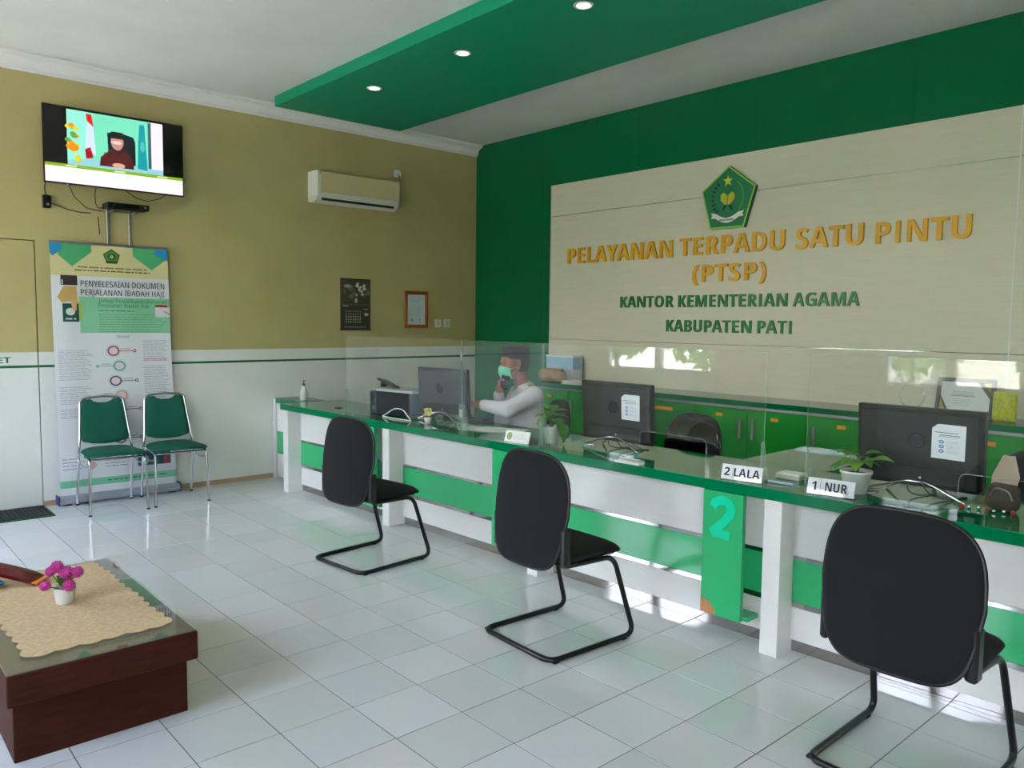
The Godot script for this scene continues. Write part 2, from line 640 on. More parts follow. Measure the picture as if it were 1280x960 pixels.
	# green wall: laminate panels
	var wb := structure("wall_back", "dark green laminate wall behind the sign board", "wall")
	pbox("masonry", M.dark_joint, wb, Vector3((XA + XR) / 2, CEIL / 2, ZB - 0.11), Vector3(XR - XA + 0.4, CEIL, 0.18))
	var xs := [XA, -1.56, -0.35, 0.87, 2.09, 3.31, 4.53, 5.75, XR]
	var ys := [0.0, 2.03, CEIL]
	for a in xs.size() - 1:
		for b in ys.size() - 1:
			pbox("panel", M.wall_green, wb, Vector3((xs[a] + xs[a + 1]) / 2, (ys[b] + ys[b + 1]) / 2, ZB - 0.01), Vector3(xs[a + 1] - xs[a] - 0.0012, ys[b + 1] - ys[b] - 0.0012, 0.02))

	# side wall behind the camera
	var wr := structure("wall_right", "plain olive side wall with white dado", "wall")
	pbox("upper_wall", M.olive, wr, Vector3(XR + 0.1, (dh + CEIL) / 2, (ZB + ZF) / 2), Vector3(0.2, CEIL - dh, ZF - ZB + 0.4))
	pbox("dado", M.dado, wr, Vector3(XR + 0.098, dh / 2, (ZB + ZF) / 2), Vector3(0.204, dh, ZF - ZB + 0.4))

	# window wall: openings between piers
	var wf := structure("wall_front", "olive window wall facing the yard", "wall")
	var sill := 0.86
	var head := 2.6
	var open := [[-2.25, -0.6], [1.25, 2.5]]
	var dopen := [5.2, 6.7]
	var edge := XA - 0.2
	for o in [open[0], open[1], dopen]:
		pbox("pier", M.olive, wf, Vector3((edge + o[0]) / 2, head / 2, ZF + 0.08), Vector3(o[0] - edge, head, 0.16))
		edge = o[1]
	pbox("pier", M.olive, wf, Vector3((edge + XR + 0.2) / 2, head / 2, ZF + 0.08), Vector3(XR + 0.2 - edge, head, 0.16))
	pbox("lintel", M.olive, wf, Vector3((XA + XR) / 2, (head + CEIL) / 2, ZF + 0.08), Vector3(XR - XA + 0.4, CEIL - head, 0.16))
	for o in open:
		pbox("apron", M.dado, wf, Vector3((o[0] + o[1]) / 2, sill / 2, ZF + 0.08), Vector3(o[1] - o[0], sill, 0.16))
	var n := 1
	for o in open:
		var w := structure("window_%d" % n, "white framed two-leaf window with clear panes", "window")
		n += 1
		var xc: float = (o[0] + o[1]) / 2
		var ww: float = o[1] - o[0]
		pbox("sill", M.white_paint, w, Vector3(xc, sill + 0.012, ZF + 0.05), Vector3(ww, 0.024, 0.2), 0.004)
		pbox("frame", M.white_paint, w, Vector3(xc, head - 0.03, ZF + 0.08), Vector3(ww, 0.06, 0.08), 0.004)
		pbox("frame", M.white_paint, w, Vector3(xc, sill + 0.054, ZF + 0.08), Vector3(ww, 0.06, 0.08), 0.004)
		for e in [o[0] + 0.03, xc, o[1] - 0.03]:
			pbox("frame", M.white_paint, w, Vector3(e, (sill + head) / 2, ZF + 0.08), Vector3(0.06 if e != xc else 0.09, head - sill, 0.08), 0.004)
		for s in [-1, 1]:
			pbox("pane", M.glass, w, Vector3(xc + s * ww / 4, (sill + head) / 2, ZF + 0.08), Vector3(ww / 2 - 0.075, head - sill - 0.12, 0.006))
	var dd := structure("door_2", "white framed glazed entrance with double glass doors", "door")
	pbox("frame", M.white_paint, dd, Vector3((dopen[0] + dopen[1]) / 2, head - 0.03, ZF + 0.08), Vector3(dopen[1] - dopen[0], 0.06, 0.1), 0.004)
	pbox("threshold", M.steel, dd, Vector3((dopen[0] + dopen[1]) / 2, 0.006, ZF + 0.08), Vector3(dopen[1] - dopen[0], 0.012, 0.16))
	for k in 5:
		pbox("frame", M.white_paint, dd, Vector3(lerpf(dopen[0] + 0.03, dopen[1] - 0.03, k / 4.0), head / 2, ZF + 0.08), Vector3(0.06, head, 0.08), 0.004)
	for k in 4:
		pbox("pane", M.glass, dd, Vector3(lerpf(dopen[0], dopen[1], (k + 0.5) / 4.0), head / 2 - 0.02, ZF + 0.08), Vector3(0.31, head - 0.08, 0.008))


func build_outside() -> void:
	var g := structure("ground", "grey paved yard outside the windows", "ground")
	pbox("paving", tri_map(mat(Color.WHITE, 0.9), noise_tex(0.05, Color(0.52, 0.51, 0.49), Color(0.62, 0.61, 0.58), 256, 30), Vector3(0.5, 0.5, 0.5)), g, Vector3(2, -0.2, 23), Vector3(80, 0.1, 39.6))
	var y := thing("yard_wall", "low white boundary wall across the yard outside", "wall", Vector3(2, -0.15, 12))
	y.set_meta("kind", "structure")
	pbox("masonry", M.white_paint, y, Vector3(0, 0.6, 0), Vector3(40, 1.2, 0.15))
	pbox("coping", M.tan, y, Vector3(0, 1.23, 0), Vector3(40, 0.06, 0.22))
	var kinds := ["tall leafy yard tree at the wall", "rounded leafy yard tree near the first window", "leafy yard tree by the paving edge", "broad leafy yard tree beyond the wall", "slim leafy yard tree beside the broad one", "bushy yard tree facing the entrance", "leafy yard tree farthest along the wall"]
	for k in 7:
		var t := thing("yard_tree", kinds[k], "tree", Vector3([-7.0, -3.9, -0.9, 1.6, 4.2, 6.6, 9.2][k], -0.15, [9.5, 8.5, 10.5, 9.6, 10.8, 10.0, 10.6][k]), 0, "trees in the yard")
		ptube("trunk", M.soil, t, [Vector3(0, 0, 0), Vector3(0.03, 0.6, 0), Vector3(0, 1.4, 0.02)], 0.06, 6)
		var b := MB.new()
		var r := 0.95 + 0.15 * (k % 3)
		for q in 800:
			var d := Vector3(rng.randfn(), rng.randfn(), rng.randfn()).normalized() * r * pow(rng.randf(), 0.4)
			var c := Vector3(0, 1.2 + r * 0.6, 0) + d
			var a := Vector3(rng.randfn(), rng.randfn(), rng.randfn()).normalized()
			var e := a.cross(Vector3(rng.randfn(), rng.randfn(), rng.randfn())).normalized() * 0.08
			b.quad(c - a * 0.16, c + e, c + a * 0.16, c - e)
		part(b, "foliage", M.leaf, t)


func build_ceiling_feature() -> void:
	var x0 := -2.323
	var x1 := 4.9
	var z0 := -2.945
	var z1 := -1.64
	var f := structure("trim_2", "long green dropped ceiling panel with white downlights", "ceiling panel")
	var b := MB.new()
	b.box(Vector3((x0 + x1) / 2, 3.405, (z0 + z1) / 2), Vector3(x1 - x0, 0.09, z1 - z0), 0.002)
	part(b, "dropped_panel", M.box_green, f)
	var glow := mat(Color(1, 1, 1), 0.5)
	glow.emission_enabled = true
	glow.emission = Color(1.0, 0.95, 0.86)
	glow.emission_energy_multiplier = 0.4
	var k := 0
	for x in [-1.231, -0.078, 1.073, 2.225, 3.377]:
		var names := ["round white downlight glowing beside the olive wall", "round white downlight, second along the green ceiling panel", "round white downlight, third along the green ceiling panel", "round white downlight, fourth along the green ceiling panel", "round white downlight, last along the green ceiling panel"]
		var t := thing("downlight", names[k], "downlight", Vector3(x, 3.36, -1.978), 0, "downlights in the green ceiling panel")
		k += 1
		var r := MB.new()
		r.lathe([Vector2(0.042, 0.0), Vector2(0.042, -0.006), Vector2(0.056, -0.007), Vector2(0.06, -0.003), Vector2(0.06, 0.0)], 24)
		part(r, "trim_ring", M.white_plastic, t)
		var d := MB.new()
		d.lathe([Vector2(0.0, -0.012), Vector2(0.02, -0.0105), Vector2(0.036, -0.007), Vector2(0.042, -0.002), Vector2(0.042, 0.0)], 24)
		part(d, "light_lens", glow, t)
		var l := SpotLight3D.new()
		l.name = "downlight_lamp"
		t.add_child(l)
		l.position = Vector3(0, -0.03, 0)
		l.rotation_degrees = Vector3(-90, 0, 0)
		l.spot_angle = 62
		l.spot_angle_attenuation = 0.8
		l.light_energy = 0.012
		l.light_size = 0.04
		l.light_color = Color(1.0, 0.94, 0.84)
		l.spot_range = 12
		l.spot_attenuation = 2
		l.shadow_enabled = true


func build_sign_wall() -> void:
	var bd := structure("trim_3", "large off-white laminate sign board on the green wall", "board")
	var zf := ZB + 0.04
	var xs := [-1.39, 2.755, 6.2]
	var ys := [0.2, 1.328, 2.558, 2.87]
	for a in 2:
		for b in 3:
			pbox("panel", M.board, bd, Vector3((xs[a] + xs[a + 1]) / 2, (ys[b] + ys[b + 1]) / 2, zf - 0.01), Vector3(xs[a + 1] - xs[a] - 0.004, ys[b + 1] - ys[b] - 0.004, 0.02), 0.0012)
	pbox("backing", M.dark_joint, bd, Vector3((xs[0] + xs[2]) / 2, (ys[0] + ys[3]) / 2, zf - 0.03), Vector3(xs[2] - xs[0] - 0.01, ys[3] - ys[0] - 0.01, 0.02))
	pbox("joint_strip", M.alu, bd, Vector3((xs[0] + xs[2]) / 2, ys[1], zf - 0.0065), Vector3(xs[2] - xs[0], 0.003, 0.012))
	pbox("joint_strip", M.alu, bd, Vector3((xs[0] + xs[2]) / 2, ys[2], zf - 0.0065), Vector3(xs[2] - xs[0], 0.003, 0.012))
	pbox("joint_strip", M.white_paint, bd, Vector3(xs[1], (ys[0] + ys[3]) / 2, zf - 0.004), Vector3(0.008, ys[3] - ys[0], 0.012))
	pbox("edge_strip", M.board, bd, Vector3(xs[0] - 0.006, (ys[0] + ys[3]) / 2, zf - 0.02), Vector3(0.012, ys[3] - ys[0], 0.04))

	var at := Vector3(0, 0, zf)
	var s1 := thing("sign_lettering", "raised golden capital letters PELAYANAN TERPADU SATU PINTU on the board", "sign", at)
	word_letters(s1, "PELAYANAN", -1.137, 0.132, 2.073, 0.15, 0, 0.02, bold, M.gold)
	word_letters(s1, "TERPADU", 0.207, 1.192, 2.077, 0.15, 0, 0.02, bold, M.gold)
	word_letters(s1, "SATU", 1.287, 1.80, 2.075, 0.15, 0, 0.02, bold, M.gold)
	word_letters(s1, "PINTU", 1.889, 2.505, 2.073, 0.15, 0, 0.02, bold, M.gold)
	var s2 := thing("sign_lettering", "raised golden letters (PTSP) in brackets on the board", "sign", at)
	word_letters(s2, "(PTSP)", 0.348, 1.04, 1.852, 0.14, 0, 0.02, bold, M.gold)
	var s3 := thing("sign_lettering", "raised green letters KANTOR KEMENTERIAN AGAMA on the board", "sign", at)
	word_letters(s3, "KANTOR", -0.451, 0.155, 1.64, 0.102, 0, 0.012, bold, M.sign_green)
	word_letters(s3, "KEMENTERIAN", 0.205, 1.23, 1.64, 0.102, 0, 0.012, bold, M.sign_green)
	word_letters(s3, "AGAMA", 1.275, 1.794, 1.64, 0.102, 0, 0.012, bold, M.sign_green)
	var s4 := thing("sign_lettering", "raised green letters KABUPATEN PATI under the longer green line", "sign", at)
	word_letters(s4, "KABUPATEN", 0.083, 0.925, 1.428, 0.102, 0, 0.012, bold, M.sign_green)
	word_letters(s4, "PATI", 0.98, 1.287, 1.428, 0.102, 0, 0.012, bold, M.sign_green)

	# pentagon emblem
	var e := thing("emblem_plaque", "green pentagon emblem plaque with star, open book and white ribbon", "emblem", Vector3(0.69, 2.52, zf))
	var pent := PackedVector2Array([Vector2(0.003, 0.255), Vector2(0.25, 0.07), Vector2(0.155, -0.245), Vector2(-0.16, -0.242), Vector2(-0.252, 0.073)])
	var b0 := MB.new()
	b0.prism(pent, 0, 0.04)
	part(b0, "plaque_body", mat(Color(0.02, 0.36, 0.22), 0.4), e)
	var lime := mat(Color(0.56, 0.80, 0.28), 0.4)
	var b1 := MB.new()
	for i in 5:
		var p := pent[i]
		var q := pent[(i + 1) % 5]
		b1.prism(PackedVector2Array([p, q, q * 0.945, p * 0.945]), 0.0395, 0.0425)
	part(b1, "border", lime, e)
	var inner := PackedVector2Array()
	for p in pent: inner.append(p * 0.945)
	var b2 := MB.new()
	b2.prism(inner, 0.0395, 0.0415)
	part(b2, "face", mat(Color(0.0, 0.46, 0.29), 0.35), e)
	var star := PackedVector2Array()
	for k in 10:
		var a := PI / 2 + TAU * k / 10
		star.append(Vector2(0.0, 0.135) + Vector2(cos(a), sin(a)) * (0.046 if k % 2 == 0 else 0.019))
	var yel := mat(Color(0.85, 0.86, 0.12), 0.4)
	var b3 := MB.new()
	b3.prism(star, 0.041, 0.046)
	part(b3, "star", yel, e)
	for s in [-1.0, 1.0]:
		var b4 := MB.new()
		b4.prism(PackedVector2Array([Vector2(0.003 * s, 0.018), Vector2(0.035 * s, 0.045), Vector2(0.062 * s, 0.03), Vector2(0.066 * s, -0.012), Vector2(0.03 * s, -0.05), Vector2(0.003 * s, -0.056)]), 0.041, 0.046)
		part(b4, "book_page", mat(Color(0.72, 0.70, 0.12), 0.4), e)
		var b5 := MB.new()
		b5.prism(PackedVector2Array([Vector2(0.012 * s, -0.06), Vector2(0.03 * s, -0.06), Vector2(0.05 * s, -0.10), Vector2(0.036 * s, -0.098)]), 0.041, 0.045)
		part(b5, "book_stand", M.ink, e)
	var arc := []
	for k in 12:
		var a := lerpf(1.05, -0.85, k / 11.0)
		arc.append(Vector3(0.03 + 0.115 * cos(a), 0.0 + 0.14 * sin(a), 0.043))
	ptube("rice_stalk", mat(Color(0.30, 0.68, 0.22), 0.5), e, arc, 0.006, 6)
	var darkleaf := mat(Color(0.02, 0.20, 0.13), 0.5)
	for k in 8:
		var a := lerpf(2.2, 4.0, k / 7.0)
		var c := Vector2(-0.02 + 0.12 * cos(a), 0.0 + 0.14 * sin(a))
		var b6 := MB.new()
		b6.x = Transform3D(Basis(Vector3(0, 0, 1), a), Vector3(c.x, c.y, 0))
		b6.prism(PackedVector2Array([Vector2(-0.02, 0.0), Vector2(0.0, 0.012), Vector2(0.02, 0.0), Vector2(0.0, -0.012)]), 0.041, 0.045)
		part(b6, "cotton_leaf", darkleaf, e)
	var rib := PackedVector2Array()
	for k in 9:
		var t := k / 8.0
		rib.append(Vector2(lerpf(-0.10, 0.10, t), -0.125 - 0.035 * sin(PI * t)))
	for k in 9:
		var t := 1.0 - k / 8.0
		rib.append(Vector2(lerpf(-0.10, 0.10, t), -0.165 - 0.035 * sin(PI * t)))
	var white := mat(Color(0.88, 0.88, 0.86), 0.5)
	var b7 := MB.new()
	b7.prism(rib, 0.042, 0.047)
	for s in [-1.0, 1.0]:
		b7.prism(PackedVector2Array([Vector2(0.095 * s, -0.122), Vector2(0.155 * s, -0.112), Vector2(0.14 * s, -0.132), Vector2(0.152 * s, -0.155), Vector2(0.095 * s, -0.16)]), 0.041, 0.044)
	var ribbon := part(b7, "ribbon", white, e)
	word(ribbon, "IKHLAS BERAMAL", -0.07, 0.07, -0.183, 0.015, 0.047, 0.001, bold, M.ink)


func counter_unit(k: int, label: String, length: float) -> void:
	var t := thing("counter_unit", label, "counter", cl(1.515 * k, 0, 0), CTH, "units of the service counter")
	var p0 := 0.085
	var h := 0.715
	# upright
	pbox("post", M.counter_white, t, Vector3(p0 / 2, h / 2, -0.0735), Vector3(p0, h, 0.143), 0.002)
	var L := length - p0
	var xc := p0 + L / 2
	pbox("upper_panel", M.counter_white, t, Vector3(xc, (0.45 + h) / 2, -0.135), Vector3(L, h - 0.45, 0.02), 0.001)
	pbox("trim_strip", M.alu, t, Vector3(xc, 0.44, -0.137), Vector3(L, 0.019, 0.02), 0.001)
	pbox("green_band", M.band, t, Vector3(xc, 0.3325, -0.136), Vector3(L, 0.195, 0.02), 0.001)
	pbox("trim_strip", M.alu, t, Vector3(xc, 0.2225, -0.137), Vector3(L, 0.025, 0.02), 0.001)
	pbox("lower_panel", M.counter_white, t, Vector3(xc, 0.134, -0.135), Vector3(L, 0.152, 0.02), 0.001)
	pbox("kick_plate", M.kick, t, Vector3(xc, 0.029, -0.148), Vector3(L, 0.058, 0.016), 0.001)
	pbox("carcass", M.counter_white, t, Vector3(xc, h / 2, -0.165), Vector3(L, h, 0.018))
	if k < 3: number_board(t, ["4", "", "2"][k])

func number_board(t: Node3D, numeral: String) -> void:      # stands proud of the unit, on a foot
	var x0 := 1.2
	var n := pbox("number_board", M.band, t, Vector3(x0 + 0.106, 0.41, -0.014), Vector3(0.212, 0.60, 0.03), 0.0015)
	pbox("mounting_foot", M.band, n, Vector3(x0 + 0.118, 0.122, -0.077), Vector3(0.235, 0.024, 0.096), 0.001)
	var line: PackedVector2Array
	var m: Material = M.numeral
	if numeral == "2":
		line = PackedVector2Array([Vector2(0.022, 0.112), Vector2(0.034, 0.134), Vector2(0.058, 0.144), Vector2(0.085, 0.137), Vector2(0.098, 0.117), Vector2(0.092, 0.092), Vector2(0.066, 0.056), Vector2(0.02, 0.012), Vector2(0.05, 0.012), Vector2(0.092, 0.008)])
		var b := MB.new()
		b.x = Transform3D(Basis(), Vector3(x0, 0, 0))
		var chip := PackedVector2Array([Vector2(0.001, 0.111), Vector2(0.078, 0.111)])
		for q in 8:
			var a := PI / 2 * q / 7
			chip.append(Vector2(0.001 + 0.077 * cos(a) * (1.0 + 0.05 * sin(9 * a)), 0.125 + 0.055 * sin(a)))
		b.prism(chip, 0.0005, 0.0022)
		part(b, "chipped_patch", tri_map(mat(Color.WHITE, 0.9), noise_tex(0.05, Color(0.70, 0.48, 0.30), Color(0.80, 0.60, 0.42), 128, 40), Vector3(6, 6, 6)), n, "bare tan patch where the laminate has chipped off")
	elif numeral == "4":
		line = PackedVector2Array([Vector2(0.078, 0.008), Vector2(0.078, 0.144), Vector2(0.015, 0.05), Vector2(0.1, 0.05)])
		m = mat(Color(0.02, 0.55, 0.30), 0.3)
	else:
		return
	for stroke in Geometry2D.offset_polyline(line, 0.0165, Geometry2D.JOIN_ROUND, Geometry2D.END_ROUND):
		var nb := MB.new()
		nb.x = Transform3D(Basis(), Vector3(x0 + 0.028, 0.497, 0)).scaled_local(Vector3(1.3, 1.22, 1))
		nb.prism(stroke, 0.0005, 0.007)
		part(nb, "numeral", m, n)
		break

func build_counter() -> void:
	var labels := ["white counter unit with green band at the gate end", "white counter unit with green band, second along from the gate", "white counter unit with green band and board numbered 2", "white counter unit with green band under the name plate reading NUR"]
	for k in 4:
		counter_unit(k, labels[k], 1.515 if k < 3 else 1.75)
	# worktop
	var w := thing("counter_worktop", "long glossy dark green worktop along the service counter", "worktop", cl(0, 0, 0), CTH)
	pbox("top_board", M.worktop, w, Vector3(3.13, 0.74, -0.295), Vector3(6.32, 0.05, 0.61), 0.003)
	# desk running back from the counter
	var r := thing("return_desk", "green-topped desk running back from counter beside the name plate LALA", "desk", cl(4.315, 0, -0.965), CTH)
	pbox("top_board", M.worktop, r, Vector3(0, 0.74, 0), Vector3(0.47, 0.05, 0.728), 0.003)
	pbox("side_panel", M.counter_white, r, Vector3(-0.2, 0.357, 0), Vector3(0.02, 0.713, 0.6), 0.001)
	pbox("side_panel", M.counter_white, r, Vector3(0.2, 0.357, 0), Vector3(0.02, 0.713, 0.6), 0.001)
	pbox("back_panel", M.counter_white, r, Vector3(0, 0.45, -0.28), Vector3(0.38, 0.52, 0.018), 0.001)
	# gate piece between the olive wall and the counter
	var g := thing("counter_gate", "short white and green gate piece between olive wall and counter", "gate", cl(-0.34, 0, -0.25), CTH)
	pbox("post", M.counter_white, g, Vector3(-0.262, 0.376, 0.0), Vector3(0.045, 0.75, 0.06), 0.002)
	pbox("upper_panel", M.counter_white, g, Vector3(0.0, 0.581, 0), Vector3(0.475, 0.268, 0.02), 0.001)
	pbox("green_band", M.band, g, Vector3(0.0, 0.34, 0), Vector3(0.475, 0.21, 0.022), 0.001)
	pbox("lower_panel", M.counter_white, g, Vector3(0.0, 0.125, 0), Vector3(0.475, 0.22, 0.02), 0.001)
	pbox("top_board", M.worktop, g, Vector3(0.0, 0.738, -0.1), Vector3(0.475, 0.046, 0.25), 0.002)


func build_back_cabinets() -> void:
	var zf := -3.72
	var zb := ZB + 0.042
	var depth := zf - zb
	var edges := [-1.172, -0.232, 0.708, 1.648, 2.588, 3.528]
	var labels := ["green two-door cabinet behind the seated clerk", "green two-door cabinet behind the black monitor with white paper", "green two-door cabinet with paired silver handles in the middle of the row", "green two-door cabinet behind the monitor beside the name plate NUR", "green two-door cabinet under the lime coloured packet"]
	for k in 5:
		var x0: float = edges[k]
		var t := thing("low_cabinet", labels[k], "cabinet", Vector3(x0, 0, zb), 0, "cabinets along the sign wall")
		pbox("body", M.cab_green, t, Vector3(0.47, 0.445, depth / 2 - 0.02), Vector3(0.938, 0.85, depth - 0.04), 0.001)
		pbox("upper_rail", M.steel, t, Vector3(0.47, 0.873, depth - 0.022), Vector3(0.938, 0.02, 0.02), 0.001)
		for d in 2:
			var dr := pbox("door", M.cab_green, t, Vector3(0.235 + 0.47 * d, 0.455, depth - 0.008), Vector3(0.464, 0.80, 0.018), 0.0015)
			var hx := 0.47 + (0.054 if d == 1 else -0.054)
			if k == 3: hx = 0.06 if d == 0 else 0.53
			var hb := MB.new()
			hb.box(Vector3(hx, 0.715, depth + 0.014), Vector3(0.022, 0.15, 0.012), 0.003)
			hb.box(Vector3(hx, 0.655, depth + 0.004), Vector3(0.012, 0.012, 0.014))
			hb.box(Vector3(hx, 0.775, depth + 0.004), Vector3(0.012, 0.012, 0.014))
			part(hb, "handle", M.steel, dr)
			var lx: float = (0.235 if d == 0 else 0.705) + (0.02 if k % 2 else -0.01)
			var lw := 0.2 if (k == 1 and d == 1) else 0.06
			pbox("label_strip", M.orange_label, dr, Vector3(lx - (0.1 if k == 1 else 0.0), 0.805, depth + 0.0015), Vector3(lw, 0.026, 0.001))
	var top := thing("cabinet_top", "long dark green board covering the low cabinets", "worktop", Vector3(1.178, 0.905, zb + depth / 2 + 0.004))
	pbox("top_board", mat(Color(0.0, 0.40, 0.245), 0.08), top, Vector3(0, 0, 0), Vector3(4.72, 0.04, depth + 0.008), 0.002)

	# things standing on it
	var ct := 0.925
	var c := thing("framed_certificate", "landscape certificate in grey frame leaning on sign board", "certificate", Vector3(2.56, ct, -4.0), 0)
	var lean := Node3D.new()
	var im := Image.create(256, 176, false, Image.FORMAT_RGB8)
	im.fill(Color(0.80, 0.83, 0.80))
	fill_poly(im, [Vector2(0, 80), Vector2(50, 176), Vector2(0, 176)], Color(0.30, 0.30, 0.22))
	fill_poly(im, [Vector2(0, 96), Vector2(34, 176), Vector2(0, 176)], Color(0.66, 0.58, 0.30))
	fill_poly(im, [Vector2(186, 0), Vector2(256, 0), Vector2(256, 96)], Color(0.33, 0.34, 0.26))
	fill_poly(im, [Vector2(212, 0), Vector2(256, 0), Vector2(256, 62)], Color(0.62, 0.55, 0.30))
	text_lines(im, Rect2i(60, 56, 120, 24), 9, 2, Color(0.45, 0.45, 0.43), 0.1)
	im.fill_rect(Rect2i(48, 80, 130, 3), Color(0.45, 0.25, 0.15))
	text_lines(im, Rect2i(70, 100, 100, 44), 9, 2, Color(0.62, 0.64, 0.62), 0.3)
	lean.free()
	var tilt := Transform3D(Basis(Vector3(1, 0, 0), -0.22), Vector3(0, 0.002, 0.0))
	var fb := MB.new()
	fb.x = tilt
	fb.box(Vector3(0, 0.012, 0.006), Vector3(0.345, 0.024, 0.018), 0.003)
	fb.box(Vector3(0, 0.233, 0.006), Vector3(0.345, 0.024, 0.018), 0.003)
	fb.box(Vector3(-0.16, 0.1225, 0.006), Vector3(0.024, 0.2, 0.018), 0.003)
	fb.box(Vector3(0.16, 0.1225, 0.006), Vector3(0.024, 0.2, 0.018), 0.003)
	part(fb, "frame", mat(Color(0.30, 0.31, 0.28), 0.4), c)
	var sb := MB.new()
	sb.x = tilt
	sb.box(Vector3(0, 0.1225, -0.001), Vector3(0.3, 0.2, 0.004))
	sb.quad_uv(Vector3(-0.148, 0.024, 0.002), Vector3(0.148, 0.024, 0.002), Vector3(0.148, 0.221, 0.002), Vector3(-0.148, 0.221, 0.002))
	var sheet := part(sb, "printed_sheet", image_mat(im, 0.35), c)
	var wt := word(sheet, "Piagam", -0.045, 0.045, 0.17, 0.022, 0.003, 0.0008, serif, M.ink)
	wt.rotation.x = -0.22
	wt.position += Vector3(0, -0.004, -0.037)

	var pk := thing("foil_packet", "lime yellow foil packet standing on the cabinet top", "packet", Vector3(2.81, ct, -3.95), 0.2)
	var pb := MB.new()
	pb.x = Transform3D(Basis(), Vector3(0, 0.085, 0))
	pb.pad(round_rect(0.13, 0.165, 0.015), 0.03, 0.03, func(q: Vector2): return 0.006 * sin(q.x * 70.0 + q.y * 30.0), 2.2)
	part(pb, "pouch", tri_map(mat(Color.WHITE, 0.3), noise_tex(0.05, Color(0.55, 0.62, 0.05), Color(0.82, 0.80, 0.18), 128, 41), Vector3(6, 6, 6)), pk)
	pbox("seal", mat(Color(0.75, 0.74, 0.2), 0.35), pk, Vector3(0, 0.172, 0), Vector3(0.12, 0.016, 0.004), 0.001)

	var aw := thing("glass_award", "round clear glass award on a small white base", "award", Vector3(2.25, ct, -3.98), 0)
	pbox("base", M.white_plastic, aw, Vector3(0, 0.012, 0), Vector3(0.1, 0.024, 0.05), 0.003)
	var ab := MB.new()
	var ring := []
	for k in 28:
		ring.append(Vector3(0.08 * cos(TAU * k / 28), 0.11 + 0.08 * sin(TAU * k / 28), 0))
	ab.tube(ring, 0.005, 6, true)
	part(ab, "rim", M.acrylic_edge, aw)
	var disc := PackedVector2Array()
	for k in 28:
		disc.append(Vector2(0.079 * cos(TAU * k / 28), 0.11 + 0.079 * sin(TAU * k / 28)))
	var db := MB.new()
	db.prism(disc, -0.003, 0.003)
	part(db, "disc", M.acrylic, aw)

	var cr := thing("carton", "pale blue and white carton on the cabinet end", "box", Vector3(-1.05, ct, -4.02), 0.06)
	pbox("lower_box", mat(Color(0.80, 0.81, 0.80), 0.6), cr, Vector3(0, 0.06, 0), Vector3(0.34, 0.12, 0.14), 0.003)
	pbox("lid", mat(Color(0.60, 0.74, 0.84), 0.6), cr, Vector3(0, 0.178, 0), Vector3(0.345, 0.115, 0.145), 0.003)
	pbox("lid_edge", M.paper, cr, Vector3(0, 0.245, 0), Vector3(0.35, 0.018, 0.15), 0.003)
	var bag := thing("paper_bag", "slumped brown paper bag behind the clerk", "bag", Vector3(-1.02, ct, -3.83), 0.2)
	var gb := MB.new()
	gb.x = Transform3D(Basis(), Vector3(0, 0.06, 0))
	gb.pad(round_rect(0.30, 0.12, 0.04), 0.07, 0.07, func(q: Vector2): return 0.01 * sin(q.x * 40.0 + q.y * 55.0), 2.5)
	part(gb, "sack", mat(Color(0.58, 0.49, 0.33), 0.8), bag)
	pbox("fold", mat(Color(0.62, 0.53, 0.37), 0.8), bag, Vector3(0.02, 0.122, 0), Vector3(0.2, 0.02, 0.03), 0.004)
	var st := thing("document_stack", "low stack of loose papers on the cabinet top", "papers", Vector3(-0.74, ct, -3.9), 0.3)
	for k in 5:
		pbox("sheet", mat([Color(0.85, 0.84, 0.78), Color(0.75, 0.72, 0.62), Color(0.86, 0.86, 0.84), Color(0.68, 0.66, 0.6), Color(0.87, 0.86, 0.82)][k], 0.8), st, Vector3(0.006 * (k % 3), 0.003 + 0.006 * k, 0.005 * (k % 2)), Vector3(0.21, 0.0055, 0.297))


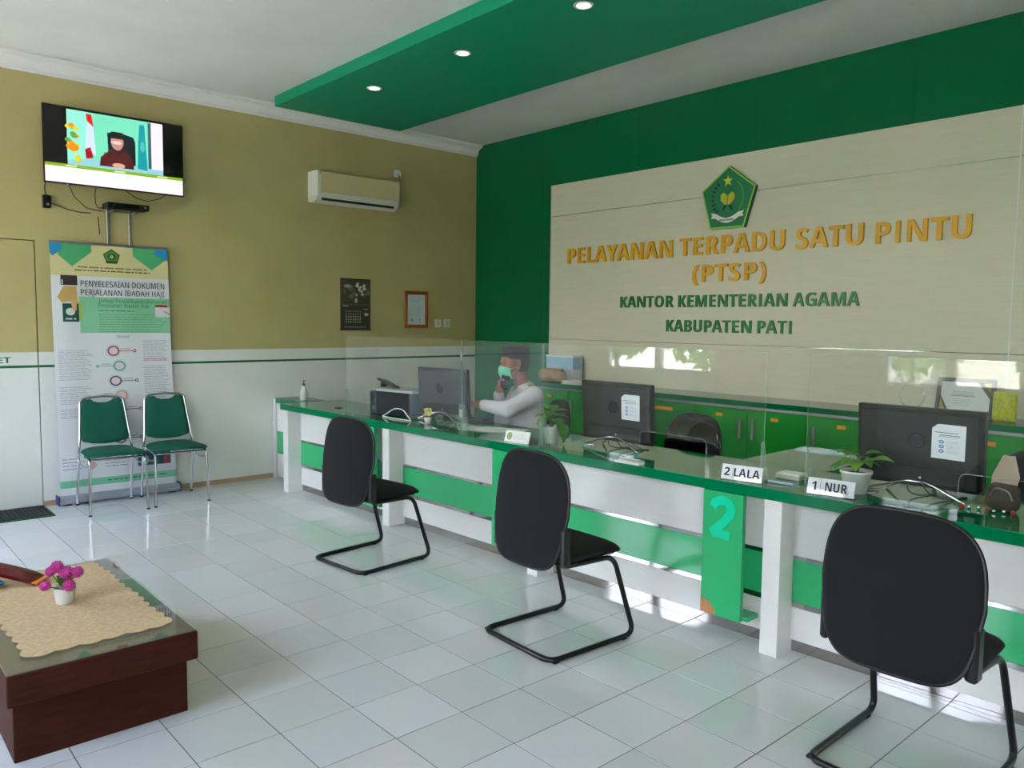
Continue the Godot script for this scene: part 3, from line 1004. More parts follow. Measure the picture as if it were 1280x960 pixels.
func visitor_chair(label: String, at: Vector3, turn: float) -> Node3D:
	var t := thing("visitor_chair", label, "chair", at, turn, "black visitor chairs at the counter")
	var r := 0.0125
	var half := [Vector3(0.20, 0.405, 0.12), Vector3(0.215, 0.405, -0.15), Vector3(0.24, r, -0.275), Vector3(0.24, r, 0.265)]
	var path := []
	path.append_array(half)
	for k in 4:
		var p: Vector3 = half[3 - k]
		path.append(Vector3(-p.x, p.y, p.z))
	var b := MB.new()
	b.tube(fillet(path, 0.06, 6), r, 10)
	b.tube([Vector3(-0.2, 0.405, 0.1), Vector3(0.2, 0.405, 0.1)], 0.01, 8)
	part(b, "tube_frame", M.black_metal, t)
	for s in [-1.0, 1.0]:
		for z in [-0.2, 0.235]:
			pbox("floor_glide", M.rubber, t, Vector3(0.24 * s, 0.006, z), Vector3(0.028, 0.012, 0.03), 0.003)
	# seat
	var so := PackedVector2Array()
	for k in 40:
		var a := TAU * k / 40
		var c := cos(a)
		var s := sin(a)
		so.append(Vector2(signf(c) * pow(absf(c), 0.45) * (0.232 if s < 0 else 0.225), signf(s) * pow(absf(s), 0.45) * 0.235))
	var sb := MB.new()
	sb.x = Transform3D(Basis(Vector3(1, 0, 0), Vector3(0, 0, -1), Vector3(0, 1, 0)), Vector3(0, 0.435, -0.02))
	sb.pad(so, 0.038, 0.022, func(q: Vector2): return -0.03 * pow(maxf(0.0, (q.y - 0.1) / 0.135), 2.0), 5.0)
	part(sb, "seat", M.seat_fabric, t)
	pbox("seat_plate", M.black_plastic, t, Vector3(0, 0.413, -0.01), Vector3(0.38, 0.012, 0.36), 0.004)
	# back: egg-shaped, curved round the sitter
	var bo := PackedVector2Array()
	for k in 48:
		var a := TAU * k / 48
		var c := cos(a)
		var s := sin(a)
		var e := 0.60 if s > 0 else 0.42
		var wy := signf(s) * pow(absf(s), e)
		var wide := 0.252 - 0.008 * maxf(0.0, wy) - 0.035 * maxf(0.0, -wy)
		bo.append(Vector2(signf(c) * pow(absf(c), e) * wide, wy * 0.262))
	var bb := MB.new()
	bb.x = Transform3D(Basis(Vector3(1, 0, 0), -0.13), Vector3(0, 0.648, 0.215)) * Transform3D(Basis(Vector3(0, 1, 0), 0), Vector3.ZERO)
	bb.pad(bo, 0.022, 0.034, func(q: Vector2): return -0.55 * q.x * q.x - 0.25 * pow(minf(0.0, q.y + 0.1), 2.0), 6.0)
	part(bb, "backrest", M.fabric, t)
	# piping and brackets
	var pp := []
	for q in bo:
		pp.append(bb.x * Vector3(q.x * 0.99, q.y * 0.99, -0.55 * q.x * q.x - 0.25 * pow(minf(0.0, q.y + 0.1), 2.0)))
	ptube("edge_piping", M.black_plastic, t, pp, 0.008, 6, true)
	for s in [-1.0, 1.0]:
		var kb := MB.new()
		kb.tube(fillet([Vector3(0.19 * s, 0.41, 0.05), Vector3(0.215 * s, 0.412, 0.17), Vector3(0.228 * s, 0.59, 0.185)], 0.05, 5), 0.017, 8)
		kb.box(Vector3(0.232 * s, 0.505, 0.178), Vector3(0.03, 0.17, 0.055), 0.008)
		part(kb, "back_bracket", M.black_plastic, t)
	for x in [-0.12, 0.0, 0.1]:
		pbox("bolt_tab", M.black_plastic, t, Vector3(x, 0.402, 0.19), Vector3(0.03, 0.016, 0.03), 0.003)
	return t

func build_visitor_chairs() -> void:
	visitor_chair("black visitor chair on cantilever frame below the clerk's monitor", Vector3(0.175, 0, -1.085), deg_to_rad(6.0))
	visitor_chair("black visitor chair on cantilever frame below potted plant and emblem plate", Vector3(1.79, 0, -1.125), deg_to_rad(-2.5))
	visitor_chair("black visitor chair on cantilever frame in front of name plate NUR", Vector3(3.375, 0, -1.262), deg_to_rad(1.0))


func green_chair(label: String, at: Vector3, turn: float) -> void:
	# faces +z
	var t := thing("stacking_chair", label, "chair", at, turn, "green stacking chairs by the banner")
	var r := 0.0105
	for s in [-1.0, 1.0]:
		var f := MB.new()     # front leg, seat rail
		f.tube(fillet([Vector3(0.205 * s, 0.012, 0.225), Vector3(0.195 * s, 0.425, 0.2), Vector3(0.185 * s, 0.425, -0.17)], 0.04, 5), r, 8)
		part(f, "front_leg", M.chrome, t)
		var b := MB.new()     # rear leg runs up into the back upright
		b.tube(fillet([Vector3(0.20 * s, 0.012, -0.245), Vector3(0.195 * s, 0.43, -0.17), Vector3(0.185 * s, 0.52, -0.175), Vector3(0.155 * s, 0.85, -0.262), Vector3(0.0, 0.862, -0.265)], 0.045, 5), r, 8)
		part(b, "back_upright", M.chrome, t)
		ptube("side_brace", M.chrome, t, [Vector3(0.203 * s, 0.37, -0.175), Vector3(0.2 * s, 0.345, 0.02), Vector3(0.2 * s, 0.37, 0.195)], 0.006, 6)
		for z in [0.225, -0.245]:
			pbox("foot_cap", M.rubber, t, Vector3((0.205 if z > 0 else 0.2) * s, 0.007, z), Vector3(0.024, 0.014, 0.024), 0.004)
	ptube("front_rail", M.chrome, t, [Vector3(-0.19, 0.418, 0.185), Vector3(0.19, 0.418, 0.185)], 0.009, 8)
	# seat cushion
	var so := PackedVector2Array()
	for k in 36:
		var a := TAU * k / 36
		so.append(Vector2(signf(cos(a)) * pow(absf(cos(a)), 0.42) * (0.222 if sin(a) < 0 else 0.2), signf(sin(a)) * pow(absf(sin(a)), 0.42) * 0.21))
	var sb := MB.new()
	sb.x = Transform3D(Basis(Vector3(1, 0, 0), Vector3(0, 0, -1), Vector3(0, 1, 0)), Vector3(0, 0.455, 0.03))
	sb.pad(so, 0.03, 0.02, func(q: Vector2): return -0.012 * pow(q.x / 0.2, 2.0), 4.0)
	part(sb, "seat", M.green_fabric, t)
	# back cushion: wider below, scooped hand hold above
	var bo := PackedVector2Array()
	for p in [Vector2(-0.165, -0.165), Vector2(-0.09, -0.185), Vector2(0.0, -0.19), Vector2(0.09, -0.185), Vector2(0.165, -0.165), Vector2(0.175, -0.14), Vector2(0.165, -0.02), Vector2(0.152, 0.10), Vector2(0.145, 0.155), Vector2(0.128, 0.172), Vector2(0.085, 0.174), Vector2(0.062, 0.155), Vector2(0.03, 0.145), Vector2(-0.03, 0.145), Vector2(-0.062, 0.155), Vector2(-0.085, 0.174), Vector2(-0.128, 0.172), Vector2(-0.145, 0.155), Vector2(-0.152, 0.10), Vector2(-0.165, -0.02), Vector2(-0.175, -0.14)]:
		bo.append(p)
	var bb := MB.new()
	bb.x = Transform3D(Basis(Vector3(1, 0, 0), -0.26), Vector3(0, 0.675, -0.213))
	bb.pad(bo, 0.022, 0.016, func(q: Vector2): return 0.25 * q.x * q.x - 0.008, 6.0)
	part(bb, "backrest", M.green_fabric, t)

func build_green_chairs() -> void:
	green_chair("green stacking chair on chrome legs beside the doormat", Vector3(-2.262, 0, -0.222), PI / 2 - 0.03)
	green_chair("green stacking chair on chrome legs at the banner's far edge", Vector3(-2.262, 0, -0.70), PI / 2 - 0.06)
	var m := thing("doormat", "dark ribbed doormat with a green edge by the door", "mat", Vector3(-2.44, 0, 0.55))
	pbox("edge_binding", mat(Color(0.05, 0.35, 0.2), 0.9), m, Vector3(0, 0.004, 0), Vector3(0.40, 0.008, 0.74), 0.002)
	var b := MB.new()
	for k in 24:
		b.box(Vector3(0, 0.010, -0.345 + 0.03 * k), Vector3(0.36, 0.006, 0.024), 0.002)
	part(b, "ribbed_pile", tri_map(mat(Color.WHITE, 1.0), noise_tex(0.4, Color(0.10, 0.10, 0.12), Color(0.18, 0.18, 0.20), 128, 42, 2), Vector3(6, 6, 6)), m)


func build_coffee_table() -> void:
	var t := thing("coffee_table", "low dark brown wooden coffee table with a glass top", "table", Vector3(0.88, 0, 0.778), 0.0)
	var L := 1.19
	var W := 0.615
	pbox("base_box", M.wood, t, Vector3(-0.02, 0.11, 0.0), Vector3(L - 0.075, 0.22, W - 0.045), 0.003)
	pbox("top_box", M.wood, t, Vector3(0, 0.272, 0), Vector3(L, 0.108, W), 0.004)
	pbox("glass_top", M.table_glass, t, Vector3(0, 0.3315, 0), Vector3(L, 0.006, W), 0.001)
	var top := 0.335
	# lace cloth with a scalloped edge
	var c := thing("table_cloth", "cream tablecloth with scalloped edge on the coffee table", "tablecloth", Vector3(0.86, top, 0.778), 0.02)
	var o := PackedVector2Array()
	var hx := 0.50
	var hz := 0.235
	var per := [Vector2(hx, -hz), Vector2(hx, hz), Vector2(-hx, hz), Vector2(-hx, -hz)]
	for e in 4:
		var a: Vector2 = per[e]
		var b2: Vector2 = per[(e + 1) % 4]
		var steps := int((b2 - a).length() / 0.075)
		var nrm := Vector2((b2 - a).y, -(b2 - a).x).normalized()
		for k in steps * 6:
			var f := float(k) / (steps * 6)
			o.append(a.lerp(b2, f) + nrm * (0.016 * absf(sin(PI * f * steps)) + 0.004 * sin(17.0 * f + e)))
	var cb := MB.new()
	cb.x = Transform3D(Basis(Vector3(1, 0, 0), Vector3(0, 0, 1), Vector3(0, 1, 0)), Vector3.ZERO)
	cb.x = Transform3D(Basis(Vector3(1, 0, 0), Vector3(0, 0, -1), Vector3(0, 1, 0)), Vector3.ZERO)
	cb.prism(o, 0.0, 0.0025)
	part(cb, "woven_cloth", tri_map(mat(Color.WHITE, 0.95), noise_tex(0.06, Color(0.69, 0.59, 0.44), Color(0.80, 0.70, 0.54), 256, 43), Vector3(2.5, 2.5, 2.5)), c)
	# flower pot
	var y := top + 0.003
	var p := thing("flower_pot", "small white pot of pink pompom flowers on tablecloth", "flowers", Vector3(0.875, y, 0.785), 0.0)
	var pb := MB.new()
	pb.lathe([Vector2(0, 0), Vector2(0.028, 0), Vector2(0.032, 0.004), Vector2(0.041, 0.062), Vector2(0.044, 0.066), Vector2(0.04, 0.068), Vector2(0.037, 0.06), Vector2(0, 0.055)], 24)
	part(pb, "pot", M.white_plastic, p)
	var pink := mat(Color(0.78, 0.28, 0.60), 0.8)
	var heads := [[-20, 130, 0.030], [-44, 112, 0.024], [10, 110, 0.032], [44, 112, 0.028], [-47, 70, 0.026], [30, 72, 0.028]]
	for h in heads:
		var q: Vector3 = Vector3(0.664, 0, -0.748) * (h[0] * 0.00125) + Vector3(0, h[1] * 0.00115, 0) + Vector3(0.6, 0, 0.66) * (0.03 if h[1] < 90 else 0.005 * (h[2] * 100 - 2.5))
		ptube("flower_stem", M.stem, p, [Vector3(0, 0.055, 0), q * 0.6 + Vector3(0, 0.02, 0), q], 0.0022, 5)
		var fb := MB.new()
		var rr: float = h[2] * 0.95
		for k in 70:      # petals on a sphere
			var z := 1.0 - 2.0 * (k + 0.5) / 70
			var a := k * 2.39996
			var d := Vector3(sqrt(1 - z * z) * cos(a), z, sqrt(1 - z * z) * sin(a))
			var e := d.cross(Vector3(0.3, 0.9, 0.2)).normalized()
			var f := d.cross(e)
			fb.tri(q + d * rr * 0.5 - e * rr * 0.24, q + d * rr * 0.5 + e * rr * 0.24, q + d * rr + f * rr * 0.1)
			fb.tri(q + d * rr * 0.5 + f * rr * 0.24, q + d * rr * 0.5 - f * rr * 0.24, q + d * rr)
		fb.ball(q, Vector3.ONE * rr * 0.72, 10, 7)
		part(fb, "pompom_bloom", pink, p)
	for k in 14:
		var a := TAU * k / 14 + 0.3 * (k % 2)
		var d := Vector3(cos(a), 0, sin(a))
		var lb := MB.new()
		var n := d.cross(Vector3.UP) * 0.013
		var m0 := Vector3(0, 0.06, 0) + d * 0.008
		var m1 := m0 + d * 0.018 + Vector3(0, 0.034 + 0.009 * (k % 3), 0)
		var m2 := m1 + d * 0.016 + Vector3(0, -0.004, 0)
		lb.smooth(3)
		lb.tri(m0, m1 + n, m1 - n)
		lb.tri(m1 + n, m2, m1 - n)
		part(lb, "leaf", M.leaf, p)
	# snack packet leaning, and a small blue packet
	var s := thing("snack_packet", "dark red foil snack packet arched on the tablecloth", "packet", Vector3(0.46, y, 0.885), 0.0)
	var sb := MB.new()
	sb.smooth(4)
	var im := noise_tex(0.03, Color(0.30, 0.02, 0.04), Color(0.52, 0.08, 0.08), 128, 44)
	var nu := 16
	var arc := func(u: float, v: float, off: float) -> Vector3:
		var xx := lerpf(-0.02, 0.20, u)
		var hh := 0.005 + 0.085 * pow(maxf(0.0, 1.0 - u), 0.8) * (0.75 + 0.25 * cos(v * 2.0)) + off * sin(PI * clampf(u, 0.02, 0.98))
		return Vector3(0.664, 0, -0.748) * (xx - 0.09) + Vector3(0.748, 0, 0.664) * (v * 0.055) + Vector3(0, hh, 0)
	for i in nu:
		for j in 6:
			var u0 := float(i) / nu
			var u1 := float(i + 1) / nu
			var v0 := j / 3.0 - 1.0
			var v1 := (j + 1) / 3.0 - 1.0
			sb.quad(arc.call(u0, v0, 0.012), arc.call(u0, v1, 0.012), arc.call(u1, v1, 0.012), arc.call(u1, v0, 0.012))
			sb.quad(arc.call(u0, v0, -0.004), arc.call(u1, v0, -0.004), arc.call(u1, v1, -0.004), arc.call(u0, v1, -0.004))
	part(sb, "pouch", tri_map(mat(Color.WHITE, 0.22), im, Vector3(5, 5, 5)), s)
	var se := MB.new()
	var tip: Vector3 = arc.call(1.0, 0.0, 0.0)
	se.x = Transform3D(Basis(Vector3(0, 1, 0), 0.845), tip + Vector3(0, 0.002, 0))
	se.box(Vector3(-0.012, 0.004, 0), Vector3(0.05, 0.008, 0.1), 0.002)
	part(se, "orange_end", mat(Color(0.85, 0.48, 0.06), 0.35), s)
	var bl := thing("blue_packet", "small blue foil packet beside the red snack packet", "packet", Vector3(0.47, y, 0.99), 0.5)
	var b3 := MB.new()
	b3.x = Transform3D(Basis(Vector3(1, 0, 0), Vector3(0, 0, -1), Vector3(0, 1, 0)), Vector3(0, 0.022, 0))
	b3.pad(round_rect(0.11, 0.07, 0.012), 0.02, 0.02, func(q: Vector2): return 0.004 * sin(q.x * 90.0), 2.5)
	part(b3, "pouch", tri_map(mat(Color.WHITE, 0.3), noise_tex(0.09, Color(0.12, 0.34, 0.62), Color(0.40, 0.62, 0.82), 128, 45), Vector3(8, 8, 8)), bl)
	pbox("seal", mat(Color(0.3, 0.5, 0.72), 0.35), bl, Vector3(0.058, 0.022, 0), Vector3(0.012, 0.003, 0.066))


func build_wall_things() -> void:
	# things on the olive wall are built facing +z, hung at (XA, y, z) and turned to face +x: local x runs to -z
	var turn := PI / 2
	# air conditioner
	var a := thing("air_conditioner", "white wall-mounted air conditioner on olive wall", "air conditioner", Vector3(XA, 2.60, -2.575), turn)
	var prof := PackedVector2Array([Vector2(0, 0.02), Vector2(0.10, 0.0), Vector2(0.165, 0.03), Vector2(0.19, 0.07), Vector2(0.197, 0.09), Vector2(0.205, 0.27), Vector2(0.19, 0.292), Vector2(0.16, 0.30), Vector2(0, 0.30)])
	var b := MB.new()
	b.x = Transform3D(Basis(Vector3(0, 0, 1), Vector3(0, 1, 0), Vector3(-1, 0, 0)), Vector3.ZERO)
	b.prism(prof, -0.455, 0.455)
	part(b, "casing", mat(Color(0.84, 0.83, 0.79), 0.35), a)
	var fp := MB.new()
	fp.x = Transform3D(Basis(Vector3(1, 0, 0), 0.045), Vector3(0, 0, 0.2))
	fp.box(Vector3(0.0, 0.19, 0.006), Vector3(0.86, 0.19, 0.014), 0.005)
	part(fp, "front_panel", mat(Color(0.82, 0.755, 0.57), 0.3), a)
	pbox("outlet_slot", M.ink, a, Vector3(0.0, 0.045, 0.166), Vector3(0.80, 0.04, 0.03), 0.003)
	for k in 2:
		var lv := MB.new()
		lv.x = Transform3D(Basis(Vector3(1, 0, 0), 0.6), Vector3(0, 0.052 - 0.02 * k, 0.183 - 0.018 * k))
		lv.box(Vector3.ZERO, Vector3(0.79, 0.004, 0.022), 0.001)
		part(lv, "louvre", M.white_plastic, a)
	pbox("end_cap", M.white_plastic, a, Vector3(-0.443, 0.18, 0.1), Vector3(0.028, 0.236, 0.2), 0.006)
	pbox("end_cap", M.white_plastic, a, Vector3(0.443, 0.18, 0.1), Vector3(0.028, 0.236, 0.2), 0.006)
	pbox("logo_badge", M.steel, a, Vector3(0.03, 0.105, 0.2145), Vector3(0.02, 0.007, 0.002))
	# socket above it
	var so := thing("wall_socket", "white socket with plug above the air conditioner", "socket", Vector3(XA, 2.98, -3.125), turn)
	pbox("plate", M.white_plastic, so, Vector3(0, 0.035, 0.006), Vector3(0.085, 0.075, 0.012), 0.004)
	pbox("plug", M.white_plastic, so, Vector3(0.01, 0.03, 0.03), Vector3(0.035, 0.035, 0.036), 0.005)
	ptube("cord", M.grey_plastic, so, [Vector3(0.01, 0.015, 0.04), Vector3(0.012, -0.04, 0.03), Vector3(0.02, -0.085, 0.012)], 0.005, 6)
	# calendar
	var c := thing("wall_calendar", "dark wall calendar with white blossom picture", "calendar", Vector3(XA, 1.40, -2.633), turn)
	var im := Image.create(180, 260, false, Image.FORMAT_RGB8)
	im.fill(Color(0.20, 0.19, 0.16))
	im.fill_rect(Rect2i(0, 0, 180, 128), Color(0.24, 0.23, 0.17))
	for k in 26:
		fill_oval(im, Vector2(rng.randf_range(20, 170), rng.randf_range(12, 110)), Vector2(rng.randf_range(5, 18), rng.randf_range(4, 12)), [Color(0.33, 0.33, 0.22), Color(0.28, 0.26, 0.2), Color(0.42, 0.42, 0.32)][k % 3])
	for k in 12:
		fill_oval(im, Vector2(rng.randf_range(96, 150), rng.randf_range(18, 80)), Vector2(rng.randf_range(5, 12), rng.randf_range(5, 10)), Color(0.83, 0.80, 0.72))
	fill_oval(im, Vector2(92, 108), Vector2(8, 12), Color(0.8, 0.77, 0.7))
	fill_oval(im, Vector2(40, 34), Vector2(22, 9), Color(0.62, 0.62, 0.55))
	im.fill_rect(Rect2i(0, 128, 180, 3), Color(0.45, 0.42, 0.32))
	im.fill_rect(Rect2i(12, 134, 34, 5), Color(0.75, 0.74, 0.68))
	im.fill_rect(Rect2i(140, 150, 26, 5), Color(0.7, 0.68, 0.6))
	fill_oval(im, Vector2(155, 180), Vector2(13, 8), Color(0.78, 0.76, 0.7))
	for y in 5:
		for x in 7:
			im.fill_rect(Rect2i(30 + x * 14, 160 + y * 14, 6, 8), Color(0.55, 0.53, 0.46) if y < 2 else Color(0.78, 0.76, 0.68))
	im.fill_rect(Rect2i(20, 244, 130, 4), Color(0.6, 0.58, 0.5))
	var cb := MB.new()
	cb.box(Vector3(0, 0.25, 0.003), Vector3(0.345, 0.505, 0.005), 0.0005)
	cb.quad_uv(Vector3(-0.171, -0.001, 0.006), Vector3(0.171, -0.001, 0.006), Vector3(0.171, 0.501, 0.006), Vector3(-0.171, 0.501, 0.006))
	part(cb, "printed_sheet", image_mat(im, 0.55), c)
	pbox("binding_strip", M.ink, c, Vector3(0, 0.505, 0.005), Vector3(0.35, 0.012, 0.01), 0.002)
	pbox("binding_strip", M.ink, c, Vector3(0, -0.003, 0.006), Vector3(0.36, 0.010, 0.012), 0.002)
	# framed sheet
	var f := thing("picture_frame", "brown wooden frame holding a pale printed sheet", "frame", Vector3(XA, 1.42, -3.37), turn)
	var fr := mat(Color(0.60, 0.29, 0.06), 0.4)
	for e in [[Vector3(0, 0.0175, 0.011), Vector3(0.30, 0.035, 0.022)], [Vector3(0, 0.3725, 0.011), Vector3(0.30, 0.035, 0.022)], [Vector3(-0.1325, 0.195, 0.011), Vector3(0.035, 0.322, 0.022)], [Vector3(0.1325, 0.195, 0.011), Vector3(0.035, 0.322, 0.022)]]:
		pbox("moulding", fr, f, e[0], e[1], 0.004)
	var i2 := Image.create(128, 180, false, Image.FORMAT_RGB8)
	i2.fill(Color(0.78, 0.84, 0.87))
	text_lines(i2, Rect2i(20, 24, 88, 24), 10, 2, Color(0.55, 0.62, 0.66), 0.3)
	text_lines(i2, Rect2i(16, 60, 96, 70), 8, 2, Color(0.66, 0.72, 0.75), 0.2)
	fill_oval(i2, Vector2(36, 152), Vector2(7, 9), Color(0.5, 0.58, 0.62))
	fill_oval(i2, Vector2(88, 152), Vector2(5, 8), Color(0.5, 0.58, 0.62))
	var sb := MB.new()
	sb.box(Vector3(0, 0.195, 0.003), Vector3(0.24, 0.33, 0.005))
	sb.quad_uv(Vector3(-0.116, 0.034, 0.006), Vector3(0.116, 0.034, 0.006), Vector3(0.116, 0.356, 0.006), Vector3(-0.116, 0.356, 0.006))
	part(sb, "printed_sheet", image_mat(i2, 0.25), f)
	# switches
	for k in 2:
		var s := thing("light_switch", ["white wall switch next to the brown frame", "white wall switch nearest the green wall"][k], "switch", Vector3(XA, 1.43, -3.66 - 0.122 * k), turn, "switches on the olive wall")
		pbox("plate", M.white_plastic, s, Vector3(0, 0.042, 0.005), Vector3(0.085, 0.085, 0.01), 0.004)
		pbox("rocker", mat(Color(0.80, 0.80, 0.78), 0.3), s, Vector3(0, 0.042, 0.012), Vector3(0.035, 0.055, 0.006), 0.002)


func build_banner() -> void:
	# roll-up banner: foot at the wall, print sloping slightly back; local x runs to -z
	var t := thing("rollup_banner", "tall roll-up information banner behind the green chairs", "banner", Vector3(XA + 0.055, 0, -0.375), PI / 2)
	var W := 640
	var H := 1500
	var im := Image.create(W, H, false, Image.FORMAT_RGB8)
	im.fill(Color(0.85, 0.86, 0.87))
	im.fill_rect(Rect2i(0, 0, W, 190), Color(0.83, 0.79, 0.58))
	var gr := Color(0.30, 0.68, 0.44)
	fill_poly(im, [Vector2(55, 0), Vector2(215, 0), Vector2(215, 45), Vector2(110, 135), Vector2(40, 70)], gr)
	fill_poly(im, [Vector2(0, 0), Vector2(62, 0), Vector2(60, 45), Vector2(12, 78), Vector2(0, 60)], Color(0.12, 0.55, 0.75))
	fill_poly(im, [Vector2(440, 0), Vector2(590, 0), Vector2(640, 60), Vector2(545, 135), Vector2(440, 55)], gr)
	fill_poly(im, [Vector2(570, 0), Vector2(640, 0), Vector2(640, 75), Vector2(565, 40)], Color(0.12, 0.55, 0.75))
	# small emblem
	var pent := []
	for k in 5:
		pent.append(Vector2(322, 68) + Vector2(sin(TAU * k / 5), -cos(TAU * k / 5)) * 48)
	fill_poly(im, pent, Color(0.12, 0.30, 0.12))
	var pent2 := []
	for p in pent: pent2.append(Vector2(322, 68) + (p - Vector2(322, 68)) * 0.82)
	fill_poly(im, pent2, Color(0.36, 0.56, 0.20))
	fill_oval(im, Vector2(322, 66), Vector2(24, 22), Color(0.16, 0.36, 0.16))
	fill_oval(im, Vector2(322, 66), Vector2(10, 11), Color(0.66, 0.70, 0.32))
	im.fill_rect(Rect2i(296, 92, 52, 9), Color(0.10, 0.22, 0.10))
	text_lines(im, Rect2i(140, 132, 380, 12), 14, 8, Color(0.52, 0.48, 0.30), 0.02)
	text_lines(im, Rect2i(122, 152, 420, 8), 10, 6, Color(0.20, 0.20, 0.14), 0.02)
	# hand with a card
	im.fill_rect(Rect2i(48, 188, 86, 58), Color(0.18, 0.14, 0.15))
	im.fill_rect(Rect2i(52, 214, 8, 28), Color(0.75, 0.75, 0.73))
	fill_poly(im, [Vector2(62, 252), Vector2(128, 252), Vector2(132, 350), Vector2(108, 372), Vector2(100, 340), Vector2(50, 350), Vector2(28, 318)], Color(0.80, 0.65, 0.38))
	# green field
	im.fill_rect(Rect2i(140, 312, 500, 216), Color(0.52, 0.78, 0.61))
	fill_poly(im, [Vector2(130, 344), Vector2(158, 344), Vector2(150, 450), Vector2(124, 460)], Color(0.62, 0.74, 0.32))
	im.fill_rect(Rect2i(52, 354, 84, 108), Color(0.06, 0.30, 0.27))
	fill_oval(im, Vector2(92, 402), Vector2(24, 22), Color(0.80, 0.84, 0.82))
	fill_poly(im, [Vector2(94, 330), Vector2(128, 330), Vector2(124, 395), Vector2(104, 398)], Color(0.82, 0.67, 0.42))
	text_lines(im, Rect2i(66, 440, 54, 12), 14, 9, Color(0.75, 0.82, 0.8), 0.0)
	text_lines(im, Rect2i(240, 390, 200, 14), 16, 7, Color(0.36, 0.60, 0.46), 0.1)
	text_lines(im, Rect2i(240, 414, 376, 110), 15, 4, Color(0.38, 0.62, 0.48), 0.1)
	# calendar picture
	im.fill_rect(Rect2i(556, 352, 70, 14), Color(0.75, 0.10, 0.14))
	im.fill_rect(Rect2i(556, 366, 84, 62), Color(0.86, 0.84, 0.85))
	fill_poly(im, [Vector2(604, 392), Vector2(608, 388), Vector2(640, 408), Vector2(640, 414)], Color(0.75, 0.45, 0.45))
	# steps
	var rings := [[310, 638, Color(0.62, 0.14, 0.20), 1], [340, 730, Color(0.30, 0.64, 0.56), -1], [316, 822, Color(0.27, 0.20, 0.32), 1], [346, 912, Color(0.84, 0.62, 0.42), -1], [330, 1000, Color(0.2, 0.3, 0.32), 1], [330, 1180, Color(0.35, 0.22, 0.3), 1]]
	for r in rings:
		var q := Vector2(r[0], r[1])
		fill_oval(im, q, Vector2(42, 40), Color(0.78, 0.80, 0.82))
		fill_oval(im, q, Vector2(32, 31), r[2])
		fill_oval(im, q, Vector2(24, 23), Color(0.84, 0.80, 0.81))
		var e: float = q.x + r[3] * 118
		im.fill_rect(Rect2i(int(minf(q.x + r[3] * 32, e)), int(q.y) - 1, 86, 4), r[2])
		im.fill_rect(Rect2i(int(minf(q.x + r[3] * 44, e - r[3] * 20)), int(q.y) - 14, 52, 4), Color(0.5, 0.5, 0.54))
		fill_oval(im, Vector2(e, q.y), Vector2(10, 10), r[2])
		fill_oval(im, Vector2(e, q.y), Vector2(5, 5), Color(0.85, 0.85, 0.86))
	for blk in [[20, 630, 180, 180], [20, 850, 180, 110], [20, 980, 180, 60], [476, 575, 150, 130], [476, 735, 150, 170], [476, 930, 150, 180]]:
		text_lines(im, Rect2i(blk[0], blk[1], blk[2], blk[3]), 11, 3, Color(0.60, 0.61, 0.66), 0.25)
	text_lines(im, Rect2i(476, 690, 150, 22), 11, 3, Color(0.75, 0.45, 0.5), 0.1)
	text_lines(im, Rect2i(240, 1290, 150, 60), 18, 5, Color(0.58, 0.6, 0.64), 0.3)
	text_lines(im, Rect2i(16, 1280, 120, 70), 20, 6, Color(0.6, 0.62, 0.68), 0.3)
	fill_poly(im, [Vector2(170, 1300), Vector2(200, 1330), Vector2(170, 1360), Vector2(140, 1330)], Color(0.82, 0.66, 0.62))
	im.fill_rect(Rect2i(420, 1270, 190, 96), Color(0.16, 0.30, 0.42))
	fill_oval(im, Vector2(470, 1330), Vector2(16, 26), Color(0.62, 0.62, 0.62))
	fill_oval(im, Vector2(585, 1338), Vector2(18, 26), Color(0.66, 0.20, 0.24))
	fill_oval(im, Vector2(530, 1344), Vector2(16, 20), Color(0.20, 0.42, 0.36))
	im.fill_rect(Rect2i(0, 1412, W, 44), Color(0.46, 0.76, 0.60))
	text_lines(im, Rect2i(250, 1428, 330, 12), 14, 8, Color(0.22, 0.50, 0.40), 0.0)
	var top := 2.072
	var low := 0.07
	var x0 := -0.445
	var x1 := 0.45
	var tx0 := -0.465
	var tx1 := 0.417
	var zt := -0.012
	var zl := 0.0
	var pb := MB.new()
	var n := 24
	for i in n:
		var a := float(i) / n
		var c := float(i + 1) / n
		var wave := func(f: float) -> float: return 0.004 * sin(f * 14.0)
		pb.smooth(3)
		pb.quad_uv(Vector3(lerpf(x0, x1, a), low, zl + wave.call(a)), Vector3(lerpf(x0, x1, c), low, zl + wave.call(c)), Vector3(lerpf(tx0, tx1, c), top, zt + wave.call(c)), Vector3(lerpf(tx0, tx1, a), top, zt + wave.call(a)), Vector2(a, 1), Vector2(c, 1), Vector2(c, 0), Vector2(a, 0))
		pb.smooth(2)
		pb.quad(Vector3(lerpf(x0, x1, c), low, zl - 0.002 + wave.call(c)), Vector3(lerpf(x0, x1, a), low, zl - 0.002 + wave.call(a)), Vector3(lerpf(tx0, tx1, a), top, zt - 0.002 + wave.call(a)), Vector3(lerpf(tx0, tx1, c), top, zt - 0.002 + wave.call(c)))
	var sheet := part(pb, "printed_sheet", image_mat(im, 0.5), t)
	var head := mat(Color(0.20, 0.21, 0.24), 0.6)
	var y := func(px: float) -> float: return top - px / 1500.0 * (top - low)
	word(sheet, "PENYELESAIAN DOKUMEN", -0.255, 0.385, y.call(252), 0.048, -0.0052, 0.001, plain_font, head)
	word(sheet, "PERJALANAN IBADAH HAJI", -0.255, 0.383, y.call(302), 0.046, -0.0048, 0.001, plain_font, head)
	var soft := mat(Color(0.30, 0.56, 0.42), 0.6)
	word(sheet, "Jadwal Penyelesaian Dokumen", -0.13, 0.402, y.call(344), 0.03, -0.0044, 0.001, plain_font, soft)
